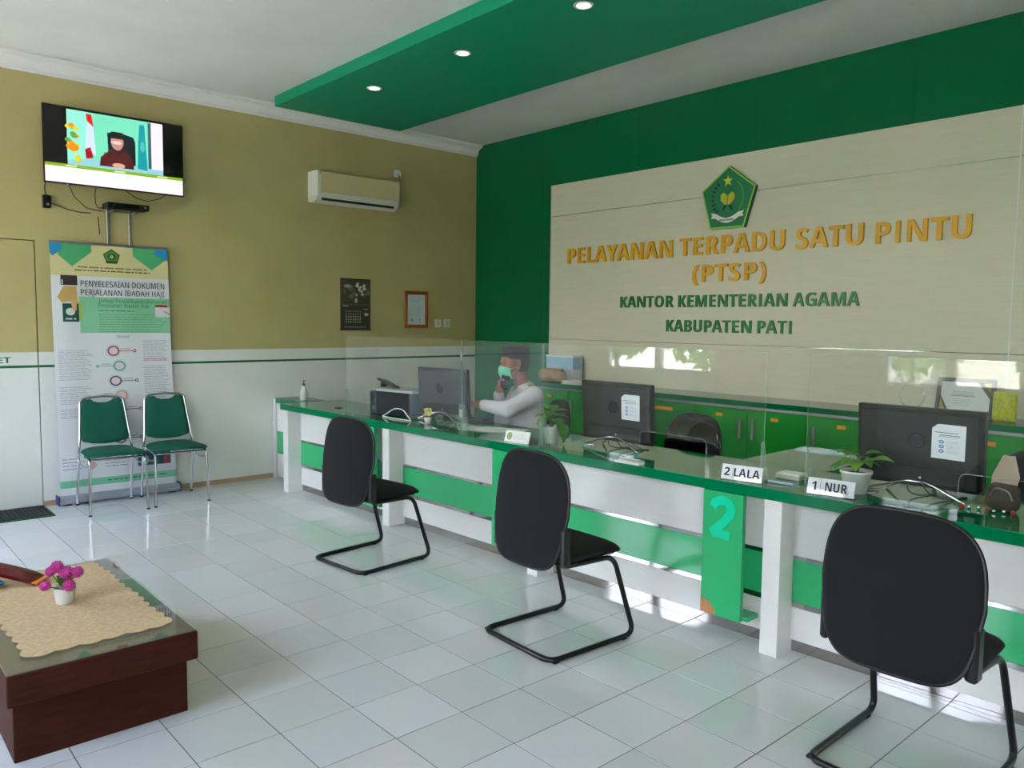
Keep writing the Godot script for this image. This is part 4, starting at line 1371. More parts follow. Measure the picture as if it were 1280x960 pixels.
	word(sheet, "Perjalanan Ibadah Haji", -0.13, 0.255, y.call(372), 0.03, -0.0042, 0.001, plain_font, soft)
	word(sheet, "TAHAP", -0.005, 0.1, y.call(560), 0.024, -0.0026, 0.001, plain_font, mat(Color(0.5, 0.55, 0.58), 0.6))
	pbox("top_rail", M.steel, t, Vector3(-0.024, top + 0.004, -0.013), Vector3(0.886, 0.02, 0.012), 0.003)
	var bb := MB.new()
	bb.x = Transform3D(Basis(Vector3(0, 0, 1), Vector3(0, 1, 0), Vector3(-1, 0, 0)), Vector3.ZERO)
	bb.prism(PackedVector2Array([Vector2(-0.045, 0.012), Vector2(0.058, 0.012), Vector2(0.062, 0.03), Vector2(0.05, 0.062), Vector2(0.02, 0.074), Vector2(-0.03, 0.07), Vector2(-0.045, 0.04)]), -0.462, 0.462)
	part(bb, "base_cassette", mat(Color(0.66, 0.68, 0.72), 0.3, 0.6), t)
	pbox("end_cap", mat(Color(0.16, 0.22, 0.42), 0.4), t, Vector3(-0.466, 0.042, 0.008), Vector3(0.012, 0.075, 0.105), 0.004)
	pbox("end_cap", mat(Color(0.16, 0.22, 0.42), 0.4), t, Vector3(0.466, 0.042, 0.008), Vector3(0.012, 0.075, 0.105), 0.004)
	pbox("foot", M.rubber, t, Vector3(-0.4, 0.006, 0.01), Vector3(0.05, 0.012, 0.09))
	pbox("foot", M.rubber, t, Vector3(0.4, 0.006, 0.01), Vector3(0.05, 0.012, 0.09))
	ptube("support_pole", M.steel, t, [Vector3(0, 0.06, -0.025), Vector3(0, 2.07, -0.028)], 0.009, 8)


func build_tv() -> void:
	var t := thing("television", "flat wall television showing a man at a desk", "television", Vector3(XA, 2.52, -0.4), PI / 2)
	pbox("back_shell", M.black_plastic, t, Vector3(0, 0.295, 0.06), Vector3(0.98, 0.52, 0.05), 0.01)
	pbox("wall_mount", M.black_metal, t, Vector3(0, 0.3, 0.018), Vector3(0.4, 0.3, 0.034), 0.004)
	pbox("bezel", mat(Color(0.10, 0.02, 0.05), 0.25), t, Vector3(0, 0.295, 0.092), Vector3(1.042, 0.592, 0.02), 0.004)
	var W := 512
	var H := 288
	var im := Image.create(W, H, false, Image.FORMAT_RGB8)
	im.fill(Color(0.02, 0.015, 0.015))
	var px := Rect2i(78, 6, 356, 214)
	im.fill_rect(px, Color(0.45, 0.85, 0.70))
	im.fill_rect(Rect2i(78, 6, 70, 214), Color(0.55, 0.92, 0.80))
	im.fill_rect(Rect2i(388, 6, 46, 214), Color(0.98, 0.88, 0.92))
	im.fill_rect(Rect2i(376, 10, 12, 200), Color(0.25, 0.35, 0.42))
	# desk
	fill_poly(im, [Vector2(78, 200), Vector2(140, 186), Vector2(434, 196), Vector2(434, 222), Vector2(78, 222)], Color(0.55, 0.78, 0.80))
	# flowers
	for k in 16:
		fill_oval(im, Vector2(rng.randf_range(80, 118), rng.randf_range(60, 200)), Vector2(11, 8), [Color(0.85, 0.80, 0.15), Color(0.95, 0.55, 0.08), Color(0.35, 0.62, 0.25)][k % 3])
	fill_oval(im, Vector2(100, 150), Vector2(19, 15), Color(1.0, 0.55, 0.02))
	# flags
	fill_poly(im, [Vector2(146, 14), Vector2(166, 14), Vector2(172, 60), Vector2(150, 40)], Color(0.85, 0.10, 0.08))
	fill_poly(im, [Vector2(150, 40), Vector2(172, 60), Vector2(180, 170), Vector2(140, 150)], Color(0.78, 0.85, 0.92))
	fill_poly(im, [Vector2(140, 150), Vector2(160, 140), Vector2(170, 180), Vector2(144, 186)], Color(0.65, 0.05, 0.10))
	fill_poly(im, [Vector2(344, 22), Vector2(362, 22), Vector2(372, 205), Vector2(334, 200), Vector2(338, 90)], Color(0.10, 0.58, 0.62))
	fill_oval(im, Vector2(354, 110), Vector2(9, 22), Color(0.30, 0.72, 0.66))
	# chair, man
	fill_poly(im, [Vector2(222, 74), Vector2(262, 66), Vector2(318, 78), Vector2(326, 96), Vector2(326, 190), Vector2(226, 190)], Color(0.05, 0.09, 0.13))
	fill_oval(im, Vector2(258, 104), Vector2(24, 34), Color(0.72, 0.52, 0.46))
	fill_poly(im, [Vector2(232, 92), Vector2(236, 66), Vector2(280, 66), Vector2(284, 92)], Color(0.07, 0.06, 0.07))
	fill_oval(im, Vector2(256, 108), Vector2(20, 7), Color(0.88, 0.76, 0.74))
	fill_poly(im, [Vector2(192, 206), Vector2(196, 172), Vector2(236, 136), Vector2(262, 146), Vector2(290, 134), Vector2(316, 168), Vector2(320, 206)], Color(0.30, 0.07, 0.08))
	for k in 30:
		fill_oval(im, Vector2(rng.randf_range(206, 308), rng.randf_range(152, 200)), Vector2(4, 3), Color(0.42, 0.13, 0.11))
	fill_oval(im, Vector2(262, 198), Vector2(24, 10), Color(0.85, 0.62, 0.54))
	# lower bands
	im.fill_rect(Rect2i(0, 216, W, 12), Color(0.50, 0.66, 0.12))
	im.fill_rect(Rect2i(0, 228, W, 60), Color(0.98, 0.92, 0.95))
	for q in [70, 246, 410]:
		im.fill_rect(Rect2i(q, 219, 40, 6), Color(0.80, 0.86, 0.62))
	var m := mat(Color(0.02, 0.02, 0.02), 0.1)
	m.emission_enabled = true
	m.emission = Color.BLACK
	m.emission_texture = ImageTexture.create_from_image(im)
	m.emission_energy_multiplier = TV_GLOW
	var sb := MB.new()
	sb.box(Vector3(0, 0.297, 0.1), Vector3(1.022, 0.572, 0.004))
	sb.quad_uv(Vector3(-0.512, 0.010, 0.1025), Vector3(0.512, 0.010, 0.1025), Vector3(0.512, 0.584, 0.1025), Vector3(-0.512, 0.584, 0.1025))
	m.texture_repeat = false
	part(sb, "screen_face", m, t)
	pbox("power_light", mat(Color(0.6, 0.7, 0.9), 0.3), t, Vector3(-0.36, 0.0, 0.1), Vector3(0.012, 0.006, 0.006))
	var l := AreaLight3D.new()
	l.name = "screen_glow"
	t.add_child(l)
	l.position = Vector3(0, 0.297, 0.112)
	l.rotation.y = PI
	l.area_size = Vector2(1.0, 0.56)
	l.light_energy = 0.006
	l.light_color = Color(0.85, 0.95, 0.95)
	l.shadow_enabled = true

	# set-top box on its little shelf
	var s := thing("set_top_box", "small black set-top box below the television", "set-top box", Vector3(XA + 0.0, 2.352, -0.458), PI / 2)
	pbox("casing", M.black_plastic, s, Vector3(0, 0.033, 0.1), Vector3(0.315, 0.044, 0.16), 0.003)
	pbox("front_display", mat(Color(0.02, 0.02, 0.03), 0.1), s, Vector3(-0.02, 0.033, 0.181), Vector3(0.2, 0.028, 0.003))
	for x in [-0.11, 0.125]:
		pbox("button", M.steel, s, Vector3(x, 0.033, 0.1825), Vector3(0.012, 0.012, 0.004))
	var sh := thing("wall_shelf", "thin shelf on two steel strips holding the set-top box", "shelf", Vector3(XA, 2.09, -0.43), PI / 2)
	pbox("board", M.black_plastic, sh, Vector3(0.02, 0.266, 0.095), Vector3(0.22, 0.012, 0.18), 0.002)
	for x in [-0.085, 0.08]:
		pbox("support_strip", M.steel, sh, Vector3(x, 0.03, 0.012), Vector3(0.022, 0.52, 0.014), 0.002)
		pbox("bracket_arm", M.steel, sh, Vector3(x, 0.255, 0.09), Vector3(0.016, 0.012, 0.15), 0.002)
	# plug strip and wires
	var pl := thing("power_adapter", "black power adapter hanging beside the television", "adapter", Vector3(XA, 2.33, 0.095), PI / 2)
	pbox("brick", M.black_plastic, pl, Vector3(0, 0.05, 0.022), Vector3(0.055, 0.1, 0.036), 0.006)
	pbox("socket_face", M.steel, pl, Vector3(0.008, 0.03, 0.041), Vector3(0.018, 0.018, 0.003), 0.001)
	ptube("lead", M.black_plastic, pl, [Vector3(0, 0.1, 0.02), Vector3(-0.008, 0.15, 0.018), Vector3(-0.002, 0.22, 0.04)], 0.004, 6)
	var runs := [["thin black wire sagging from the power adapter", [Vector3(0, 2.377, 0.068), Vector3(0, 2.335, -0.056), Vector3(0, 2.322, -0.15), Vector3(0, 2.325, -0.22)]],
		["black wire drooping below the television to the shelf", [Vector3(0.03, 2.53, -0.06), Vector3(0.01, 2.44, -0.1), Vector3(0, 2.36, -0.19), Vector3(0.01, 2.345, -0.30)]],
		["dark twisted wire dropping from the television's middle", [Vector3(0.05, 2.53, -0.25), Vector3(0.03, 2.47, -0.245), Vector3(0.025, 2.40, -0.25), Vector3(0.03, 2.365, -0.27), Vector3(0.06, 2.37, -0.30)]],
		["brown wire looping under the television's far half", [Vector3(0.03, 2.53, -0.47), Vector3(0.01, 2.48, -0.56), Vector3(0, 2.462, -0.65), Vector3(0.01, 2.49, -0.74), Vector3(0.03, 2.53, -0.8)]],
		["loose wire end hanging beside the shelf", [Vector3(0.0, 2.30, -0.27), Vector3(0, 2.24, -0.275), Vector3(0.0, 2.16, -0.28)]]]
	for r in runs:
		var w := thing("wire", r[0], "wire", Vector3(XA + 0.01, 0, 0))
		var cv := Curve3D.new()
		var pts: Array = r[1]
		for i in pts.size():
			var a: Vector3 = pts[maxi(0, i - 1)]
			var c: Vector3 = pts[mini(pts.size() - 1, i + 1)]
			cv.add_point(pts[i], (a - c) / 6, (c - a) / 6)
		var o := []
		for k in 19: o.append(cv.sample_baked(cv.get_baked_length() * k / 18.0))
		ptube("cable", M.black_plastic, w, o, 0.0035, 5)


func screen_sheet(n: int, label: String, s0: float, s1: float, arch0: float, arch1: float, ah: float) -> void:
	var t := thing("acrylic_screen", label, "screen", cl(0, CTOP, -0.108), CTH, "clear screens along the counter")
	var top := 1.37 - CTOP
	var p := PackedVector2Array([Vector2(s0, 0.002)])
	if arch1 > arch0:
		p.append(Vector2(arch0, 0.002))
		for k in 6:
			var a := PI - PI / 2 * k / 5
			p.append(Vector2(arch0 + 0.03 + 0.03 * cos(a), ah - 0.03 + 0.03 * sin(a)))
		for k in 6:
			var a := PI / 2 - PI / 2 * k / 5
			p.append(Vector2(arch1 - 0.03 + 0.03 * cos(a), ah - 0.03 + 0.03 * sin(a)))
		p.append(Vector2(arch1, 0.002))
	p.append_array(PackedVector2Array([Vector2(s1, 0.002), Vector2(s1, top), Vector2(s0, top)]))
	var b := MB.new()
	b.prism(p, -0.002, 0.002)
	part(b, "sheet", M.acrylic, t)
	# polished edges catch the light
	var e := MB.new()
	for q in [s0, s1]: e.box(Vector3(q, top / 2, 0), Vector3(0.002, top, 0.004))
	e.box(Vector3((s0 + s1) / 2, top, 0), Vector3(s1 - s0, 0.002, 0.004))
	part(e, "polished_edge", M.acrylic_edge, t)
	if arch1 > arch0:
		var path := []
		for k in p.size():
			if k > 0 and k < 15: path.append(Vector3(p[k].x, p[k].y, 0))
		ptube("slot_edge", M.acrylic_edge, t, path, 0.0018, 6)
	for q in [s0 + 0.006, s1 - 0.006]:
		var f := MB.new()
		f.x = Transform3D(Basis(Vector3(0, 0, 1), Vector3(0, 1, 0), Vector3(-1, 0, 0)), Vector3(q, 0, 0))
		f.prism(PackedVector2Array([Vector2(-0.06, 0.0), Vector2(0.016, 0.0), Vector2(0.008, 0.185), Vector2(-0.012, 0.185)]), -0.003, 0.003)
		part(f, "support_foot", M.acrylic_edge, t)

func build_screens() -> void:
	screen_sheet(0, "clear acrylic screen in front of the printer and wall-side monitor", 0.849, 2.28, 1.275, 1.715, 0.22)
	screen_sheet(1, "narrow clear acrylic screen in front of the clerk", 2.294, 3.03, 0, 0, 0)
	screen_sheet(2, "clear acrylic screen in front of the monitor with a paper near plate LALA", 3.04, 4.475, 3.76, 4.167, 0.165)
	screen_sheet(3, "clear acrylic screen in front of the monitor beside plate NUR", 4.68, 6.1, 5.302, 5.72, 0.165)
	var c := thing("screen_clip", "grey metal strip joining two acrylic screens by the clerk", "clip", cl(2.287, CTOP, -0.108), CTH)
	pbox("strip", mat(Color(0.35, 0.42, 0.40), 0.3, 0.5), c, Vector3(0, 0.30, 0), Vector3(0.012, 0.60, 0.008), 0.001)
	pbox("clamp", M.steel, c, Vector3(0, 0.5, 0.006), Vector3(0.02, 0.05, 0.012), 0.002)
	pbox("clamp", M.steel, c, Vector3(0, 0.12, 0.006), Vector3(0.02, 0.05, 0.012), 0.002)


func notice_mat() -> StandardMaterial3D:
	var im := Image.create(96, 110, false, Image.FORMAT_RGB8)
	im.fill(Color(0.84, 0.87, 0.88))
	im.fill_rect(Rect2i(6, 8, 70, 3), Color(0.4, 0.45, 0.48))
	im.fill_rect(Rect2i(20, 18, 60, 3), Color(0.4, 0.45, 0.48))
	im.fill_rect(Rect2i(16, 24, 66, 2), Color(0.5, 0.55, 0.58))
	for k in 3:
		fill_oval(im, Vector2(26, 46 + 18 * k), Vector2(8, 7), Color(0.36, 0.48, 0.68))
		fill_oval(im, Vector2(26, 46 + 18 * k), Vector2(4, 3), Color(0.75, 0.8, 0.86))
		text_lines(im, Rect2i(42, 40 + 18 * k, 44, 12), 5, 2, Color(0.68, 0.72, 0.74), 0.2)
	return image_mat(im, 0.5)

func computer(label: String, s: float, w: float, turn: float, body: Material, paper: bool, hinge_low: bool) -> Node3D:
	# seen from behind: local +z is the back of the machine
	var t := thing("desktop_computer", label, "computer", cl(s, CTOP, w), CTH + turn, "all-in-one computers on the counter")
	var tilt := Transform3D(Basis(Vector3(1, 0, 0), 0.07), Vector3(0, 0.04, 0))
	var b := MB.new()
	b.x = tilt
	b.prism(PackedVector2Array([Vector2(-0.256, 0.0), Vector2(0.256, 0.0), Vector2(0.258, 0.345), Vector2(-0.258, 0.345)]), -0.03, 0.0)
	b.x = tilt * Transform3D(Basis(), Vector3(0, 0.17, 0))
	b.box(Vector3(0, 0, -0.004), Vector3(0.502, 0.335, 0.05), 0.014)
	part(b, "casing", body, t)
	var sc := MB.new()
	sc.x = tilt
	sc.box(Vector3(0, 0.18, -0.0305), Vector3(0.475, 0.285, 0.002))
	part(sc, "display_panel", M.black_gloss, t)
	var lo := MB.new()
	lo.x = tilt
	lo.box(Vector3(0, 0.055, 0.012), Vector3(0.40, 0.085, 0.03), 0.01)
	part(lo, "port_cover", M.black_plastic, t)
	var lg := MB.new()
	lg.x = tilt
	var ring := []
	for k in 24: ring.append(Vector3(0.032 * cos(TAU * k / 24), 0.205 + 0.032 * sin(TAU * k / 24), 0.022))
	lg.tube(ring, 0.004, 5, true)
	var lm := mat(Color(0.008, 0.008, 0.01), 0.12)
	var logo := part(lg, "maker_logo", lm, t)
	var lt := word(logo, "hp", -0.021, 0.021, 0.192, 0.032, 0.02, 0.003, plain_font, lm)
	lt.transform = tilt * Transform3D(Basis(), Vector3(0, 0, 0.0)) * Transform3D(Basis(Vector3(1, 0, 0), Vector3(0.22, 1, 0), Vector3(0, 0, 1)), Vector3(-0.045, 0, 0.001)) * lt.transform
	if paper:
		var pp := MB.new()
		pp.x = tilt
		pp.prism(PackedVector2Array([Vector2(0.06, 0.14), Vector2(0.19, 0.138), Vector2(0.193, 0.285), Vector2(0.085, 0.287), Vector2(0.062, 0.268)]), 0.0212, 0.0222)
		pp.quad_uv(Vector3(0.066, 0.142, 0.0226), Vector3(0.188, 0.14, 0.0226), Vector3(0.19, 0.262, 0.0226), Vector3(0.066, 0.262, 0.0226))
		part(pp, "paper_notice", notice_mat(), t, "white paper notice taped on the back")
	# bent wire stand
	var st := MB.new()
	st.tube(fillet([Vector3(-0.15, 0.006, 0.03), Vector3(-0.21, 0.006, 0.085), Vector3(-0.04, 0.065, 0.03), Vector3(0.05, 0.065, 0.03), Vector3(0.225, 0.006, 0.085), Vector3(0.16, 0.006, 0.03)], 0.03, 5), 0.005, 8)
	st.tube(fillet([Vector3(-0.15, 0.006, -0.06), Vector3(-0.05, 0.06, 0.0), Vector3(0.05, 0.06, 0.0), Vector3(0.15, 0.006, -0.06)], 0.04, 5), 0.005, 8)
	part(st, "wire_stand", M.chrome, t)
	for k in 2:
		ptube("cable", M.black_plastic, t, fillet([Vector3(-0.03 + 0.05 * k, 0.07, 0.03), Vector3(-0.02 + 0.09 * k, 0.02, 0.055), Vector3(0.02 + 0.1 * k, 0.004, 0.02), Vector3(0.05 + 0.12 * k, 0.004, -0.09)], 0.03, 4), 0.0032, 6)
	pbox("power_light", mat(Color(0.85, 0.9, 0.92), 0.3), t, Vector3(0.02, 0.085, 0.0325), Vector3(0.008, 0.008, 0.004))
	return t

func build_computers() -> void:
	computer("dark computer with its plain back turned to visitors, by the clerk's arm", 1.765, -0.37, 0.08, mat(Color(0.16, 0.17, 0.21), 0.35), false, true)
	computer("black computer with narrow paper notice, between plant and glossy chair", 3.39, -0.37, 0.0, M.black_plastic, true, true)
	computer("black computer with square paper notice beside the name plate NUR", 5.06, -0.37, 0.0, M.black_plastic, true, true)


func leaf_mesh(l: float, w: float) -> ArrayMesh:      # heart-shaped leaf lying along +z, tip drooping, sides raised
	var b := MB.new()
	b.smooth(2)
	var n := 9
	var prev := []
	for i in n + 1:
		var f := float(i) / n
		var ww := w * sin(PI * pow(f, 0.62)) * (1.05 - 0.25 * f)
		var y := 0.22 * l * f * (1.0 - 1.6 * f)
		var row := []
		for k in 5:
			var g := (k - 2) / 2.0
			row.append(Vector3(ww * g, y + 0.28 * ww * absf(g) - 0.05 * w, l * f))
		if i > 0:
			for k in 4: b.quad(prev[k], row[k], row[k + 1], prev[k + 1])
		prev = row
	return b.mesh()

# a pothos in a white pot: leaf rows are [angle, reach, height, pitch, light?, size]
func potted_plant(label: String, at: Vector3, pot_r: float, pot_h: float, leaves: Array) -> void:
	var t := thing("potted_plant", label, "plant", at, CTH, "potted plants on the counter")
	var b := MB.new()
	b.lathe([Vector2(0, 0.004), Vector2(pot_r * 0.62, 0), Vector2(pot_r * 0.66, 0.004), Vector2(pot_r * 0.93, pot_h * 0.86), Vector2(pot_r * 0.99, pot_h * 0.88), Vector2(pot_r, pot_h), Vector2(pot_r * 0.93, pot_h), Vector2(pot_r * 0.86, pot_h * 0.86)], 28)
	part(b, "pot", M.white_plastic, t)
	var s := MB.new()
	s.lathe([Vector2(pot_r * 0.88, pot_h * 0.85), Vector2(pot_r * 0.5, pot_h * 0.88), Vector2(0, pot_h * 0.89)], 20)
	part(s, "soil", M.soil, t)
	var lm := leaf_mesh(0.088, 0.04)
	for l in leaves:
		var a := deg_to_rad(l[0])
		var d := Vector3(sin(a), 0, cos(a))
		var q: Vector3 = d * l[1] + Vector3(0, pot_h + l[2], 0)
		ptube("stalk", M.stem, t, [d * 0.008 + Vector3(0, pot_h * 0.86, 0), d * l[1] * 0.45 + Vector3(0, pot_h + l[2] * 0.8 + 0.005, 0), q], 0.0018, 5)
		var o := put(lm, "leaf", M.leaf_light if l[4] else M.leaf, t)
		o.transform = Transform3D(Basis.from_euler(Vector3(l[3], a, 0)).scaled(Vector3.ONE * l[5]), q)


func name_plate(label: String, s: float, w: float, num: String, nm: String, x_num: Array, x_nm: Array) -> void:
	var t := thing("name_plate", label, "name plate", cl(s, CTOP, w), CTH + 0.15, "name plates on the counter")
	var b := MB.new()
	b.x = Transform3D(Basis(Vector3(1, 0, 0), -0.28), Vector3(0, 0.004, 0))
	b.box(Vector3(0, 0.036, -0.002), Vector3(0.195, 0.07, 0.003), 0.0005)
	part(b, "printed_card", mat(Color(0.88, 0.88, 0.90), 0.4), t)
	var a := MB.new()
	a.x = Transform3D(Basis(Vector3(1, 0, 0), -0.28), Vector3(0, 0.004, 0))
	a.box(Vector3(0, 0.036, 0.002), Vector3(0.197, 0.072, 0.002))
	a.x = Transform3D()
	a.box(Vector3(0, 0.0015, -0.018), Vector3(0.197, 0.003, 0.05))
	part(a, "acrylic_holder", M.acrylic, t)
	var hold := MeshInstance3D.new()
	hold.name = "card_line"
	var lb := MB.new()
	lb.box(Vector3(-0.042, 0.036, 0.0034), Vector3(0.0012, 0.066, 0.0004))
	hold.mesh = lb.mesh()
	hold.material_override = M.ink
	t.add_child(hold, true)
	hold.transform = Transform3D(Basis(Vector3(1, 0, 0), -0.28), Vector3(0, 0.004, 0))
	word(hold, num, x_num[0], x_num[1], 0.017, 0.038, 0.0032, 0.0006, bold, M.ink, "numeral")
	word(hold, nm, x_nm[0], x_nm[1], 0.017, 0.038, 0.0032, 0.0006, bold, M.ink)


func build_counter_things() -> void:
	potted_plant("leafy plant in white pot beside the emblem plate", cl(3.01, CTOP, -0.215), 0.058, 0.105,
		[[-40, 0.025, 0.03, 0.2, true, 0.9], [110, 0.02, 0.085, -0.3, false, 0.95], [-95, 0.045, 0.03, 0.35, true, 1.05], [-60, 0.03, 0.065, 0.1, true, 1.0], [-120, 0.03, 0.07, -0.2, false, 0.95], [-20, 0.02, 0.055, 0.45, true, 0.9], [-150, 0.03, 0.09, -0.5, false, 0.9], [-75, 0.025, 0.1, -0.45, true, 0.85], [30, 0.02, 0.08, 0.2, false, 0.9], [75, 0.03, 0.05, 0.5, false, 1.1], [95, 0.055, 0.02, 1.1, false, 1.45], [140, 0.03, 0.06, 0.0, false, 0.9], [180, 0.03, 0.06, 0.0, false, 1.0], [-100, 0.06, 0.0, 0.7, true, 0.85]])
	potted_plant("leafy plant in white pot behind the name plate NUR", cl(4.86, CTOP, -0.215), 0.068, 0.10,
		[[20, 0.02, 0.045, 0.35, true, 0.9], [-20, 0.02, 0.05, 0.1, true, 0.85], [-110, 0.03, 0.06, -0.15, false, 0.95], [110, 0.03, 0.07, -0.3, false, 0.9], [-40, 0.03, 0.035, 0.3, false, 0.95], [-85, 0.035, 0.03, 0.25, false, 1.0], [-70, 0.02, 0.075, -0.3, false, 0.8], [85, 0.045, 0.045, -0.25, true, 1.4], [55, 0.03, 0.05, 0.1, false, 0.95], [-10, 0.015, 0.07, -0.1, true, 0.8], [130, 0.03, 0.04, 0.2, false, 1.0], [-135, 0.03, 0.04, 0.1, false, 0.95], [180, 0.03, 0.05, 0.0, false, 0.9]])
	name_plate("white name plate reading 2 LALA at the counter edge", 4.40, -0.04, "2", "LALA", [-0.083, -0.056], [-0.036, 0.088])
	name_plate("white name plate reading 1 NUR at the counter edge", 4.825, -0.042, "1", "NUR", [-0.078, -0.06], [-0.022, 0.068])
	# emblem plate
	var e := thing("emblem_plate", "white desk plate with small round emblem before the clerk", "name plate", cl(2.89, CTOP, -0.035), CTH + 0.12)
	var tilt := Transform3D(Basis(Vector3(1, 0, 0), -0.3), Vector3(0, 0.003, 0))
	var im := Image.create(200, 76, false, Image.FORMAT_RGB8)
	im.fill(Color(0.88, 0.89, 0.86))
	fill_oval(im, Vector2(36, 38), Vector2(22, 26), Color(0.45, 0.55, 0.30))
	fill_oval(im, Vector2(36, 38), Vector2(14, 17), Color(0.66, 0.66, 0.40))
	fill_oval(im, Vector2(36, 38), Vector2(6, 8), Color(0.35, 0.45, 0.26))
	text_lines(im, Rect2i(70, 24, 110, 34), 12, 3, Color(0.74, 0.75, 0.72), 0.3)
	var b := MB.new()
	b.x = tilt
	b.box(Vector3(0, 0.036, 0), Vector3(0.19, 0.072, 0.004), 0.001)
	b.quad_uv(Vector3(-0.093, 0.002, 0.0024), Vector3(0.093, 0.002, 0.0024), Vector3(0.093, 0.07, 0.0024), Vector3(-0.093, 0.07, 0.0024))
	part(b, "printed_card", image_mat(im, 0.4), e)
	var b2 := MB.new()
	b2.box(Vector3(0, 0.0015, -0.02), Vector3(0.19, 0.003, 0.055))
	part(b2, "acrylic_base", M.acrylic_edge, e)
	# small blank plate
	var bp := thing("blank_plate", "small blank white plate lying at the counter edge", "plate", cl(3.76, CTOP, -0.02), CTH)
	pbox("card", M.paper, bp, Vector3(0, 0.006, 0), Vector3(0.16, 0.012, 0.045), 0.001)
	pbox("acrylic_lip", M.acrylic_edge, bp, Vector3(0, 0.012, -0.025), Vector3(0.165, 0.024, 0.003))
	# sanitiser bottle on the gate end
	var s := thing("sanitizer_bottle", "small clear pump bottle on the gate end of counter", "bottle", cl(-0.25, 0.761, -0.34), 0)
	var sb := MB.new()
	sb.lathe([Vector2(0, 0.0), Vector2(0.032, 0.0), Vector2(0.035, 0.006), Vector2(0.035, 0.07), Vector2(0.025, 0.1), Vector2(0.013, 0.115), Vector2(0.013, 0.13), Vector2(0, 0.13)], 20)
	part(sb, "bottle_body", mat(Color(0.80, 0.83, 0.80), 0.25), s)
	var cp := MB.new()
	cp.lathe([Vector2(0, 0.13), Vector2(0.014, 0.13), Vector2(0.014, 0.15), Vector2(0.005, 0.153), Vector2(0.005, 0.172), Vector2(0, 0.172)], 16)
	cp.box(Vector3(0.012, 0.175, 0), Vector3(0.04, 0.01, 0.014), 0.003)
	part(cp, "pump", mat(Color(0.25, 0.25, 0.24), 0.4), s)
	# grommet
	var g := thing("cable_grommet", "black cable grommet in the green worktop", "grommet", cl(0.57, CTOP, -0.21), 0)
	var gb := MB.new()
	gb.lathe([Vector2(0.0, 0.0005), Vector2(0.024, 0.0006), Vector2(0.03, 0.003), Vector2(0.034, 0.002), Vector2(0.036, 0.0)].map(func(v): return v), 20)
	gb.x = Transform3D()
	part(gb, "ring", M.black_plastic, g)
	ptube("cable", M.black_plastic, g, [Vector3(0, 0.004, 0), Vector3(0.012, 0.006, 0.01), Vector3(0.03, 0.005, 0.012)], 0.004, 6)
	# printer with a pale top and a tablet leaning on it
	var p := thing("desktop_printer", "black desktop printer with pale grey top behind screen", "printer", cl(1.25, CTOP, -0.38), CTH + 0.12)
	pbox("body", mat(Color(0.07, 0.09, 0.12), 0.35), p, Vector3(0, 0.09, 0), Vector3(0.46, 0.18, 0.30), 0.01)
	pbox("lid", mat(Color(0.66, 0.69, 0.68), 0.4), p, Vector3(0.02, 0.19, -0.01), Vector3(0.42, 0.022, 0.27), 0.005)
	pbox("rear_port", mat(Color(0.35, 0.42, 0.48), 0.4), p, Vector3(-0.18, 0.05, 0.151), Vector3(0.03, 0.03, 0.006), 0.002)
	pbox("seam", M.ink, p, Vector3(0.0, 0.145, 0.1505), Vector3(0.45, 0.004, 0.004))
	pbox("side_panel", mat(Color(0.36, 0.47, 0.52), 0.4), p, Vector3(0.232, 0.1, 0), Vector3(0.006, 0.15, 0.26), 0.002)
	var tb := thing("tablet", "dark green tablet leaning over the printer's edge", "tablet", cl(1.13, 0.9705, -0.32), CTH + 0.12)
	var tbb := MB.new()
	tbb.x = Transform3D(Basis(Vector3(0, 0, 1), -0.32) * Basis(Vector3(1, 0, 0), -0.2), Vector3(0, 0.034, 0))
	tbb.box(Vector3.ZERO, Vector3(0.17, 0.012, 0.11), 0.003)
	part(tbb, "slab", mat(Color(0.10, 0.18, 0.15), 0.3), tb)
	tbb = MB.new()
	tbb.box(Vector3(-0.05, 0.02, 0), Vector3(0.02, 0.04, 0.06), 0.003)
	part(tbb, "prop", M.black_plastic, tb)
	# white wire rack by the printer
	var wr := thing("wire_rack", "bent white wire document rack beside the printer", "rack", cl(1.47, CTOP, -0.165), CTH)
	var rb := MB.new()
	rb.tube(fillet([Vector3(-0.19, 0.006, 0.0), Vector3(-0.16, 0.006, 0.02), Vector3(-0.05, 0.075, -0.01), Vector3(0.06, 0.075, -0.01), Vector3(0.2, 0.006, 0.02)], 0.04, 5), 0.0045, 8)
	part(rb, "bent_wire", M.white_plastic, wr)
	rb = MB.new()
	rb.tube(fillet([Vector3(-0.16, 0.006, 0.02), Vector3(0.0, 0.006, 0.035), Vector3(0.19, 0.006, 0.02)], 0.04, 5), 0.0045, 8)
	part(rb, "front_wire", M.white_plastic, wr)
	# yellow flowers in a tiny pot
	var y := thing("yellow_posy", "tiny posy of pale yellow flowers by the printer", "flowers", cl(1.81, CTOP, -0.19), 0)
	var yb := MB.new()
	yb.lathe([Vector2(0, 0), Vector2(0.02, 0), Vector2(0.026, 0.04), Vector2(0.0, 0.038)], 14)
	part(yb, "pot", M.white_plastic, y)
	for k in 9:
		var a := TAU * k / 9
		var fb := MB.new()
		fb.ball(Vector3(0.022 * cos(a) * (1 if k % 2 else 0.4), 0.062 + 0.018 * (k % 3), 0.022 * sin(a)), Vector3(0.013, 0.011, 0.013), 8, 5)
		part(fb, "bloom", mat(Color(0.86, 0.82, 0.42), 0.8), y)
	# papers and keyboard before the clerk
	var pp := thing("paper_sheets", "loose white sheets lying before the clerk", "papers", cl(2.36, CTOP, -0.33), CTH + 0.4)
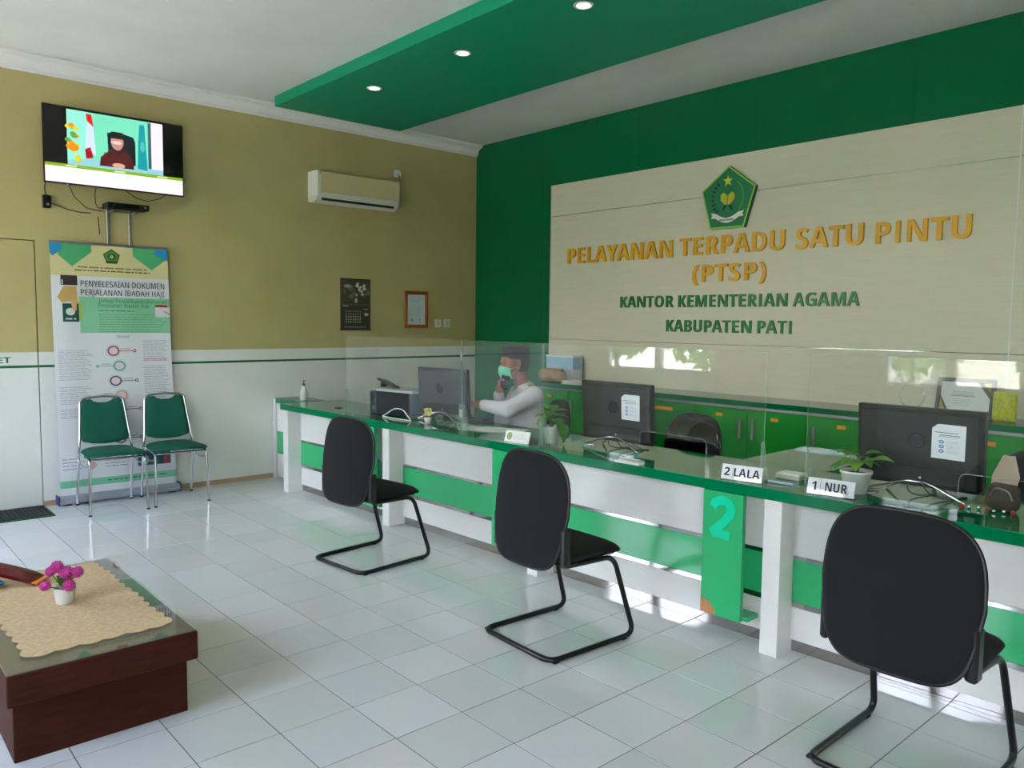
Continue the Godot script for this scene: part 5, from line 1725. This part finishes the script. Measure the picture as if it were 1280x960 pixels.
	for k in 4:
		pbox("sheet", mat(Color(0.78 + 0.02 * k, 0.82 + 0.015 * k, 0.78 + 0.02 * k), 0.6), pp, Vector3(0.05 * (k - 1.5), 0.001 + 0.0015 * k, 0.02 * (k % 2)), Vector3(0.297, 0.0013, 0.21))
	var kb := thing("keyboard", "black keyboard under the clerk's outstretched hand", "keyboard", cl(1.85, CTOP, -0.535), CTH + 0.1)
	pbox("key_base", M.black_plastic, kb, Vector3(0, 0.008, 0), Vector3(0.42, 0.014, 0.12), 0.003)
	var keys := MB.new()
	for r in 5:
		for q in 20: keys.box(Vector3(-0.2 + 0.0205 * q + 0.005, 0.018, -0.05 + 0.025 * r), Vector3(0.017, 0.006, 0.02), 0.002)
	part(keys, "keys", mat(Color(0.09, 0.09, 0.1), 0.5), kb)
	# floral pouch and beige clipboard near the last computer
	var fp := thing("floral_pouch", "small dark floral pouch with silver beads beside computer", "pouch", cl(5.40, CTOP, -0.33), CTH)
	var pm := MB.new()
	pm.x = Transform3D(Basis(), Vector3(0, 0.055, 0))
	pm.pad(round_rect(0.12, 0.11, 0.03), 0.03, 0.03, func(q: Vector2): return 0.005 * sin(q.x * 60.0), 2.5)
	part(pm, "cloth_pouch", tri_map(mat(Color.WHITE, 0.8), noise_tex(0.14, Color(0.04, 0.05, 0.04), Color(0.42, 0.38, 0.30), 128, 46), Vector3(9, 9, 9)), fp)
	ptube("strap", M.steel, fp, fillet([Vector3(-0.04, 0.06, 0.035), Vector3(-0.02, 0.10, 0.05), Vector3(0.03, 0.09, 0.05), Vector3(0.04, 0.05, 0.036)], 0.02, 4), 0.003, 6)
	for k in 7:
		var qb := MB.new()
		qb.ball(Vector3(-0.13 + 0.03 * k, 0.009, 0.065 + 0.012 * sin(k * 2.0)), Vector3.ONE * 0.009, 8, 6)
		part(qb, "bead", M.chrome if k % 3 else mat(Color(0.6, 0.08, 0.06), 0.3), fp)
	var ph := thing("mobile_phone", "black mobile phone lying on worktop near plates", "phone", cl(4.61, CTOP, -0.36), CTH + 0.5)
	pbox("body", M.black_gloss, ph, Vector3(0, 0.005, 0), Vector3(0.15, 0.009, 0.075), 0.003)
	pbox("case_edge", M.grey_plastic, ph, Vector3(0, 0.003, 0), Vector3(0.154, 0.005, 0.079), 0.002)
	var pn := thing("ballpoint_pen", "blue and white pen lying between the name plates", "pen", cl(4.55, CTOP, -0.13), CTH)
	ptube("barrel", mat(Color(0.72, 0.76, 0.84), 0.3), pn, [Vector3(-0.06, 0.006, 0), Vector3(0.06, 0.006, -0.005)], 0.005, 8)
	ptube("tip", mat(Color(0.2, 0.2, 0.24), 0.3), pn, [Vector3(-0.075, 0.006, 0.0006), Vector3(-0.06, 0.006, 0)], 0.0035, 8)
	var tr := thing("paper_tray", "flat beige paper tray on desk behind the name plates", "tray", cl(4.52, CTOP, -0.30), CTH)
	pbox("tray_base", mat(Color(0.78, 0.78, 0.74), 0.5), tr, Vector3(0, 0.012, 0), Vector3(0.12, 0.024, 0.09), 0.003)
	pbox("paper", M.paper, tr, Vector3(0, 0.0265, 0), Vector3(0.11, 0.005, 0.08))


func staff_chair(label: String, at: Vector3, turn: float, gloss: bool) -> Node3D:
	# swivel chair; sitter faces +z; from the front one sees the inside of the back
	var t := thing("office_chair", label, "chair", at, turn, "black office chairs behind the counter")
	var skin: Material = M.black_gloss if gloss else M.black_plastic
	var o := PackedVector2Array()
	for k in 40:
		var a := TAU * k / 40
		var e := 0.62
		o.append(Vector2(signf(cos(a)) * pow(absf(cos(a)), e) * (0.24 - 0.02 * maxf(0, sin(a))), signf(sin(a)) * pow(absf(sin(a)), e) * 0.24))
	var b := MB.new()
	b.x = Transform3D(Basis(Vector3(1, 0, 0), -0.1), Vector3(0, 0.67, -0.2))
	b.pad(o, 0.035, 0.03, func(q: Vector2): return 0.6 * q.x * q.x, 3.0)
	part(b, "backrest", skin, t)
	var s := MB.new()
	s.x = Transform3D(Basis(Vector3(1, 0, 0), Vector3(0, 0, -1), Vector3(0, 1, 0)), Vector3(0, 0.45, 0.02))
	s.pad(round_rect(0.48, 0.46, 0.1), 0.04, 0.03, func(q: Vector2): return 0.0, 4.0)
	part(s, "seat", skin, t)
	ptube("gas_column", M.steel, t, [Vector3(0, 0.1, 0), Vector3(0, 0.43, 0)], 0.025, 12)
	ptube("back_stay", M.black_plastic, t, fillet([Vector3(0, 0.42, 0), Vector3(0, 0.42, -0.22), Vector3(0, 0.6, -0.23)], 0.06, 5), 0.02, 8)
	for k in 5:
		var a := TAU * k / 5
		ptube("base_leg", M.black_plastic, t, [Vector3(0, 0.1, 0), Vector3(0.27 * cos(a), 0.06, 0.27 * sin(a))], 0.018, 8)
		var w := MB.new()
		w.ball(Vector3(0.27 * cos(a), 0.026, 0.27 * sin(a)), Vector3(0.026, 0.026, 0.018), 10, 6)
		part(w, "caster", M.black_plastic, t)
	for q in [-1.0, 1.0]:
		ptube("armrest", M.black_plastic, t, fillet([Vector3(0.2 * q, 0.44, 0.08), Vector3(0.27 * q, 0.46, 0.08), Vector3(0.27 * q, 0.64, 0.06), Vector3(0.26 * q, 0.65, -0.12)], 0.05, 5), 0.016, 8)
	return t

func build_staff_chairs() -> void:
	staff_chair("empty glossy black office chair beside the black computer with narrow notice", cl(3.36, 0, -1.0), CTH - 0.12, true)
	staff_chair("black office chair half hidden by the potted plant", cl(2.62, 0, -1.30), CTH + 0.3, true)
	staff_chair("black office chair draped with beige cloth behind last computer", cl(5.37, 0, -1.0), CTH, false)
	var cth := thing("draped_cloth", "beige cloth hanging over the office chair's backrest", "cloth", cl(5.165, 0.482, -1.085), CTH)
	var b := MB.new()
	b.smooth(2)
	for sgn in [1.0, -1.0]:
		for i in 8:
			for j in 4:
				var P := []
				for e in [[i, j], [i, j + 1], [i + 1, j + 1], [i + 1, j]]:
					var f: float = e[0] / 8.0
					var g: float = e[1] / 4.0
					var wd := lerpf(0.075, 0.13, f) if f < 0.7 else lerpf(0.13, 0.05, (f - 0.7) / 0.3)
					P.append(Vector3((g - 0.4) * wd + 0.05 * f, 0.40 * f, 0.012 * sin(g * 6.0 + f * 4.0) + 0.003 * sgn))
				if sgn > 0: b.quad(P[0], P[1], P[2], P[3])
				else: b.quad(P[0], P[3], P[2], P[1])
	part(b, "cloth", mat(Color(0.80, 0.74, 0.66), 0.85), cth)
	pbox("hem", mat(Color(0.74, 0.68, 0.60), 0.85), cth, Vector3(0.005, 0.004, 0.0), Vector3(0.075, 0.008, 0.02), 0.002)
	# the clerk's own chair
	var own := staff_chair("black office chair under the seated clerk", Vector3(0.107, 0, -2.545), -0.38, false)
	own.get_node("seat").position.y = -0.04


# ---------------------------------------------------------------- the clerk
# Smoothly joined tapered capsules, meshed as surface nets into the given mesh.
func blob(out: MB, bones: Array, cell: float, k: float) -> void:
	var lo := Vector3.INF
	var hi := -Vector3.INF
	for b in bones:
		var r: float = maxf(b[2], b[3]) + k + cell * 3.0
		for q in 2:
			lo = lo.min(b[q] - Vector3.ONE * r)
			hi = hi.max(b[q] + Vector3.ONE * r)
	var nx := int((hi.x - lo.x) / cell) + 2
	var ny := int((hi.y - lo.y) / cell) + 2
	var nz := int((hi.z - lo.z) / cell) + 2
	var f := PackedFloat32Array()
	f.resize(nx * ny * nz)
	f.fill(1.0)
	for b in bones:
		var a: Vector3 = b[0]
		var ab: Vector3 = b[1] - a
		var l2 := maxf(ab.length_squared(), 1e-9)
		var ra: float = b[2]
		var rb: float = b[3]
		var m: float = maxf(ra, rb) + k + cell * 2.0
		var p0: Vector3 = (a.min(b[1]) - Vector3.ONE * m - lo) / cell
		var p1: Vector3 = (a.max(b[1]) + Vector3.ONE * m - lo) / cell
		for iz in range(maxi(0, int(p0.z)), mini(nz, int(p1.z) + 1)):
			for iy in range(maxi(0, int(p0.y)), mini(ny, int(p1.y) + 1)):
				var base := (iz * ny + iy) * nx
				for ix in range(maxi(0, int(p0.x)), mini(nx, int(p1.x) + 1)):
					var p := lo + Vector3(ix, iy, iz) * cell - a
					var t := clampf(p.dot(ab) / l2, 0.0, 1.0)
					var d := (p - ab * t).length() - lerpf(ra, rb, t)
					var e := f[base + ix]
					var h := maxf(k - absf(d - e), 0.0) / k
					f[base + ix] = minf(d, e) - h * h * k * 0.25
	var sx := 1
	var sy := nx
	var sz := nx * ny
	var corner := [0, sx, sy, sx + sy, sz, sx + sz, sy + sz, sx + sy + sz]
	var off := [Vector3(0, 0, 0), Vector3(1, 0, 0), Vector3(0, 1, 0), Vector3(1, 1, 0), Vector3(0, 0, 1), Vector3(1, 0, 1), Vector3(0, 1, 1), Vector3(1, 1, 1)]
	var edges := [[0, 1], [2, 3], [4, 5], [6, 7], [0, 2], [1, 3], [4, 6], [5, 7], [0, 4], [1, 5], [2, 6], [3, 7]]
	var vert := {}
	for iz in nz - 1:
		for iy in ny - 1:
			for ix in nx - 1:
				var i := iz * sz + iy * sy + ix
				var s := f[i] < 0.0
				if (f[i + sx] < 0.0) == s and (f[i + sy] < 0.0) == s and (f[i + sz] < 0.0) == s and (f[i + sx + sy] < 0.0) == s and (f[i + sx + sz] < 0.0) == s and (f[i + sy + sz] < 0.0) == s and (f[i + sx + sy + sz] < 0.0) == s:
					continue
				var c := Vector3.ZERO
				var n := 0
				for e in edges:
					var da: float = f[i + corner[e[0]]]
					var db: float = f[i + corner[e[1]]]
					if (da < 0.0) != (db < 0.0):
						c += off[e[0]].lerp(off[e[1]], da / (da - db))
						n += 1
				vert[i] = lo + (Vector3(ix, iy, iz) + c / n) * cell
	out.smooth(1)
	for i in vert:
		# the three edges that leave this cell's first corner
		for ax in 3:
			var st: int = [sx, sy, sz][ax]
			if (f[i] < 0.0) == (f[i + st] < 0.0): continue
			var u: int = [sy, sz, sx][ax]
			var v: int = [sz, sx, sy][ax]
			if not (vert.has(i - u) and vert.has(i - v) and vert.has(i - u - v)): continue
			if f[i] < 0.0: out.quad(vert[i - u - v], vert[i - v], vert[i], vert[i - u])
			else: out.quad(vert[i - u - v], vert[i - u], vert[i], vert[i - v])
	out.smooth(-1)

# wrist, direction of the hand, way the palm faces, bend of the fingers
func hand_bones(w: Vector3, d: Vector3, palm: Vector3, thumb_side: Vector3, curl: float) -> Array:
	d = d.normalized()
	palm = (palm - d * palm.dot(d)).normalized()
	var side := d.cross(palm).normalized()
	if side.dot(thumb_side) < 0: side = -side
	var out := [[w, w + d * 0.03, 0.026, 0.027]]
	for q in [-0.024, -0.008, 0.008, 0.024]:
		out.append([w + d * 0.02 + side * q * 0.7, w + d * 0.085 + side * q, 0.016, 0.012])
	var lens := [0.058, 0.07, 0.076, 0.068]      # little to index, counted from the far side
	for i in 4:
		var p: Vector3 = w + d * 0.085 + side * (-0.028 + 0.0185 * i)
		var a := curl * 0.5
		for sgm in 3:
			var dd := d * cos(a) + palm * sin(a)
			var l: float = lens[i] * [0.45, 0.3, 0.25][sgm]
			out.append([p, p + dd * l, 0.0092 - 0.0008 * sgm, 0.0084 - 0.0008 * sgm])
			p += dd * l
			a += curl * 0.8
	var tp := w + d * 0.028 + side * 0.024
	var td := (d * 0.6 + side * 0.75 + palm * 0.35).normalized()
	out.append([tp, tp + td * 0.035, 0.013, 0.0105])
	tp += td * 0.035
	td = (d * 0.85 + side * 0.25 + palm * 0.45).normalized()
	out.append([tp, tp + td * 0.032, 0.010, 0.008])
	return out

func build_person() -> void:
	var t := thing("person", "seated clerk in pale shirt, black cap and green mask holding a phone", "person", Vector3(0.107, 0, -2.514), -0.378)
	var skin := mat(Color(0.56, 0.36, 0.25), 0.55)
	skin.subsurf_scatter_enabled = true
	skin.subsurf_scatter_strength = 0.05
	var cloth := tri_map(mat(Color.WHITE, 0.9), noise_tex(0.03, Color(0.76, 0.755, 0.765), Color(0.82, 0.815, 0.82), 128, 50), Vector3(3, 3, 3))
	var hc := Vector3(-0.022, 1.172, 0.135)
	var nb := Vector3(-0.002, 1.0, 0.045)
	var lsh := Vector3(0.165, 0.965, 0.05)
	var lel := Vector3(0.172, 0.868, 0.255)
	var lwr := Vector3(0.065, 0.893, 0.395)
	var rsh := Vector3(-0.168, 0.955, 0.05)
	var rel := Vector3(-0.15, 0.745, 0.185)
	var rwr := Vector3(-0.045, 0.955, 0.25)
	# skin: head, neck, trunk, arms and hands in one mesh
	var body := MB.new()
	blob(body, [[nb, hc + Vector3(0, -0.05, -0.03), 0.052, 0.05],
		[Vector3(-0.12, 0.95, 0.045), Vector3(0.12, 0.95, 0.045), 0.055, 0.055],
		[Vector3(-0.07, 0.9, 0.045), Vector3(-0.07, 0.6, 0.0), 0.08, 0.08], [Vector3(0.07, 0.9, 0.045), Vector3(0.07, 0.6, 0.0), 0.08, 0.08],
		[lsh, lel, 0.042, 0.036], [lel, lwr, 0.036, 0.026], [rsh, rel, 0.042, 0.036], [rel, rwr, 0.036, 0.026],
		[Vector3(-0.09, 0.54, 0), Vector3(-0.11, 0.51, 0.42), 0.07, 0.05], [Vector3(0.09, 0.54, 0), Vector3(0.11, 0.51, 0.42), 0.07, 0.05],
		[Vector3(-0.11, 0.51, 0.42), Vector3(-0.11, 0.08, 0.4), 0.045, 0.035], [Vector3(0.11, 0.51, 0.42), Vector3(0.11, 0.08, 0.4), 0.045, 0.035]], 0.014, 0.03)
	var hb := []
	for b in [[Vector3(0, 0.035, -0.035), Vector3(0, 0.04, 0.028), 0.077, 0.074], [Vector3(0, 0.0, 0.03), Vector3(0, -0.04, 0.045), 0.062, 0.052],
		[Vector3(0, -0.06, 0.04), Vector3(0, -0.078, 0.062), 0.042, 0.03], [Vector3(0, 0.012, 0.09), Vector3(0, -0.022, 0.108), 0.008, 0.0125],
		[Vector3(-0.034, 0.03, 0.083), Vector3(0.034, 0.03, 0.083), 0.014, 0.014], [Vector3(-0.036, -0.02, 0.062), Vector3(-0.04, -0.01, 0.05), 0.03, 0.03], [Vector3(0.036, -0.02, 0.062), Vector3(0.04, -0.01, 0.05), 0.03, 0.03],
		[Vector3(-0.02, -0.052, 0.088), Vector3(0.02, -0.052, 0.088), 0.008, 0.008],
		[Vector3(0.078, 0.016, -0.008), Vector3(0.077, -0.028, 0.0), 0.0125, 0.009], [Vector3(-0.078, 0.016, -0.008), Vector3(-0.077, -0.028, 0.0), 0.0125, 0.009],
		[Vector3(0, -0.06, -0.035), Vector3(0.0, -0.12, -0.05), 0.052, 0.052]]:
		hb.append([hc + b[0], hc + b[1], b[2], b[3]])
	blob(body, hb, 0.006, 0.018)
	blob(body, hand_bones(lwr + Vector3(-0.012, 0.002, 0.02), Vector3(-0.35, 0.05, 0.9), Vector3(-0.3, -0.9, 0), Vector3(-1, 0, 0), 0.5), 0.0045, 0.008)
	blob(body, hand_bones(rwr + Vector3(0.008, 0.018, 0.0), Vector3(0.22, 0.95, -0.12), Vector3(0.75, 0.0, -0.45), Vector3(0.2, 0, -1), 1.0), 0.0045, 0.008)
	part(body, "body", skin, t)
	# shirt
	var sh := MB.new()
	blob(sh, [[Vector3(-0.125, 0.95, 0.045), Vector3(0.125, 0.95, 0.045), 0.07, 0.07],
		[Vector3(-0.085, 0.9, 0.05), Vector3(-0.08, 0.62, 0.005), 0.1, 0.1], [Vector3(0.085, 0.9, 0.05), Vector3(0.08, 0.62, 0.005), 0.1, 0.1], [Vector3(0, 0.82, 0.06), Vector3(0, 0.6, 0.03), 0.11, 0.12],
		[nb + Vector3(0, -0.03, 0), nb + Vector3(-0.003, 0.02, 0.012), 0.07, 0.056],
		[lsh, lel, 0.066, 0.056], [lel, lwr + Vector3(-0.002, 0, 0.004), 0.056, 0.042], [rsh, rel, 0.066, 0.056], [rel, rwr, 0.054, 0.04]], 0.013, 0.035)
	var shirt := part(sh, "shirt", cloth, t)
	var collar := MB.new()
	for s in [-1.0, 1.0]:
		var c0 := nb + Vector3(0, 0.03, 0.01)
		collar.quad(c0 + Vector3(0.0, 0.012, -0.066), c0 + Vector3(0.062 * s, 0.016, 0.0), c0 + Vector3(0.075 * s, -0.022, 0.01), c0 + Vector3(0.0, -0.026, -0.085))
		collar.quad(c0 + Vector3(0.062 * s, 0.016, 0.0), c0 + Vector3(0.02 * s, -0.004, 0.068), c0 + Vector3(0.055 * s, -0.055, 0.085), c0 + Vector3(0.075 * s, -0.022, 0.01))
	part(collar, "collar", cloth, shirt)
	for s in [-1.0, 1.0]:
		var ep := MB.new()
		ep.x = Transform3D(Basis(Vector3(0, 0, 1), -0.22 * s), Vector3(0.12 * s, 1.022, 0.045))
		ep.box(Vector3.ZERO, Vector3(0.11, 0.006, 0.04), 0.002)
		part(ep, "shoulder_strap", mat(Color(0.50, 0.52, 0.36), 0.8), shirt)
	# trousers and shoes
	var tr := MB.new()
	blob(tr, [[Vector3(-0.07, 0.56, 0), Vector3(0.07, 0.56, 0), 0.11, 0.11], [Vector3(-0.09, 0.54, 0), Vector3(-0.11, 0.515, 0.42), 0.085, 0.065], [Vector3(0.09, 0.54, 0), Vector3(0.11, 0.515, 0.42), 0.085, 0.065],
		[Vector3(-0.11, 0.515, 0.42), Vector3(-0.11, 0.1, 0.4), 0.062, 0.052], [Vector3(0.11, 0.515, 0.42), Vector3(0.11, 0.1, 0.4), 0.062, 0.052]], 0.016, 0.03)
	part(tr, "trousers", mat(Color(0.20, 0.20, 0.22), 0.9), t)
	for s in [-1.0, 1.0]:
		var so := MB.new()
		blob(so, [[Vector3(0.11 * s, 0.05, 0.36), Vector3(0.115 * s, 0.042, 0.55), 0.045, 0.036], [Vector3(0.11 * s, 0.06, 0.38), Vector3(0.11 * s, 0.1, 0.39), 0.045, 0.045]], 0.01, 0.02)
		part(so, "shoe", M.black_plastic, t)
	# hair, cap
	var hair := MB.new()
	hair.ball(hc + Vector3(0, 0.026, -0.038), Vector3(0.081, 0.086, 0.083), 20, 14)
	part(hair, "hair", mat(Color(0.05, 0.04, 0.04), 0.8), t)
	var cap := MB.new()
	cap.x = Transform3D(Basis(Vector3(1, 0, 0), -0.06), hc + Vector3(0, 0.05, -0.006))
	cap.smooth(4)
	var n := 36
	for i in n:
		var a := TAU * i / n
		var b := TAU * (i + 1) / n
		var p := func(ang: float, y: float, g: float) -> Vector3: return Vector3(0.084 * g * cos(ang), y, 0.104 * g * sin(ang))
		cap.quad(p.call(b, 0.0, 1.0), p.call(a, 0.0, 1.0), p.call(a, 0.094, 0.97), p.call(b, 0.094, 0.97))
		cap.quad(p.call(b, 0.094, 0.97), p.call(a, 0.094, 0.97), p.call(a, 0.1, 0.93), p.call(b, 0.1, 0.93))
		cap.tri(p.call(b, 0.1, 0.93), p.call(a, 0.1, 0.93), Vector3(0, 0.094, 0))
	part(cap, "cap", mat(Color(0.055, 0.045, 0.06), 0.95), t, "black oval cap")
	# mask
	var mk := MB.new()
	mk.smooth(2)
	var mp := func(u: float, v: float) -> Vector3:
		var a := u * 1.18
		var bul := (1.0 - u * u) * sin(PI * clampf(v, 0.0, 1.0))
		return hc + Vector3(0.075 * sin(a), lerpf(0.004 - 0.018 * absf(u), -0.112 + 0.03 * absf(u), v), 0.024 + (0.092 - 0.03 * v * v) * cos(a) + 0.018 * bul)
	for i in 16:
		for j in 8:
			var u0 := i / 8.0 - 1.0
			var u1 := (i + 1) / 8.0 - 1.0
			mk.quad(mp.call(u0, (j + 1) / 8.0), mp.call(u1, (j + 1) / 8.0), mp.call(u1, j / 8.0), mp.call(u0, j / 8.0))
	var mask := part(mk, "face_mask", mat(Color(0.42, 0.80, 0.66), 0.85), t, "pale green face mask")
	for s in [-1.0, 1.0]:
		for v in [0.1, 0.85]:
			var q: Vector3 = mp.call(0.98 * s, v)
			ptube("ear_loop", M.paper, mask, [q, (q + hc + Vector3(0.08 * s, 0.0, 0.0)) / 2 + Vector3(0.006 * s, 0, 0), hc + Vector3(0.083 * s, 0.0, -0.012)], 0.0011, 5)
	for s in [-1.0, 1.0]:
		var ey := MB.new()
		ey.ball(hc + Vector3(0.031 * s, 0.014, 0.083), Vector3(0.012, 0.0075, 0.009), 10, 6)
		var eye := part(ey, "eye", mat(Color(0.85, 0.83, 0.8), 0.2), t)
		var ir := MB.new()
		ir.ball(hc + Vector3(0.031 * s, 0.014, 0.0905), Vector3(0.0055, 0.006, 0.003), 8, 6)
		part(ir, "iris", M.ink, eye)
		ptube("eyebrow", M.ink, t, [hc + Vector3(0.014 * s, 0.033, 0.099), hc + Vector3(0.032 * s, 0.038, 0.097), hc + Vector3(0.05 * s, 0.033, 0.086)], 0.0032, 5)
	# phone in the raised hand
	var ph := thing("mobile_phone", "black mobile phone held below the clerk's mask", "phone", t.transform * Vector3(0.018, 1.05, 0.226), -0.378)
	var pm := MB.new()
	pm.x = Transform3D(Basis(Vector3(0, 0, 1), -0.55) * Basis(Vector3(0, 1, 0), 1.15), Vector3.ZERO)
	pm.box(Vector3.ZERO, Vector3(0.062, 0.125, 0.009), 0.003)
	part(pm, "phone_body", M.black_gloss, ph)
	pm = MB.new()
	pm.x = Transform3D(Basis(Vector3(0, 0, 1), -0.55) * Basis(Vector3(0, 1, 0), 1.15), Vector3.ZERO)
	pm.box(Vector3(-0.014, 0.045, -0.005), Vector3(0.02, 0.02, 0.003), 0.001)
	part(pm, "camera_bump", M.grey_plastic, ph)
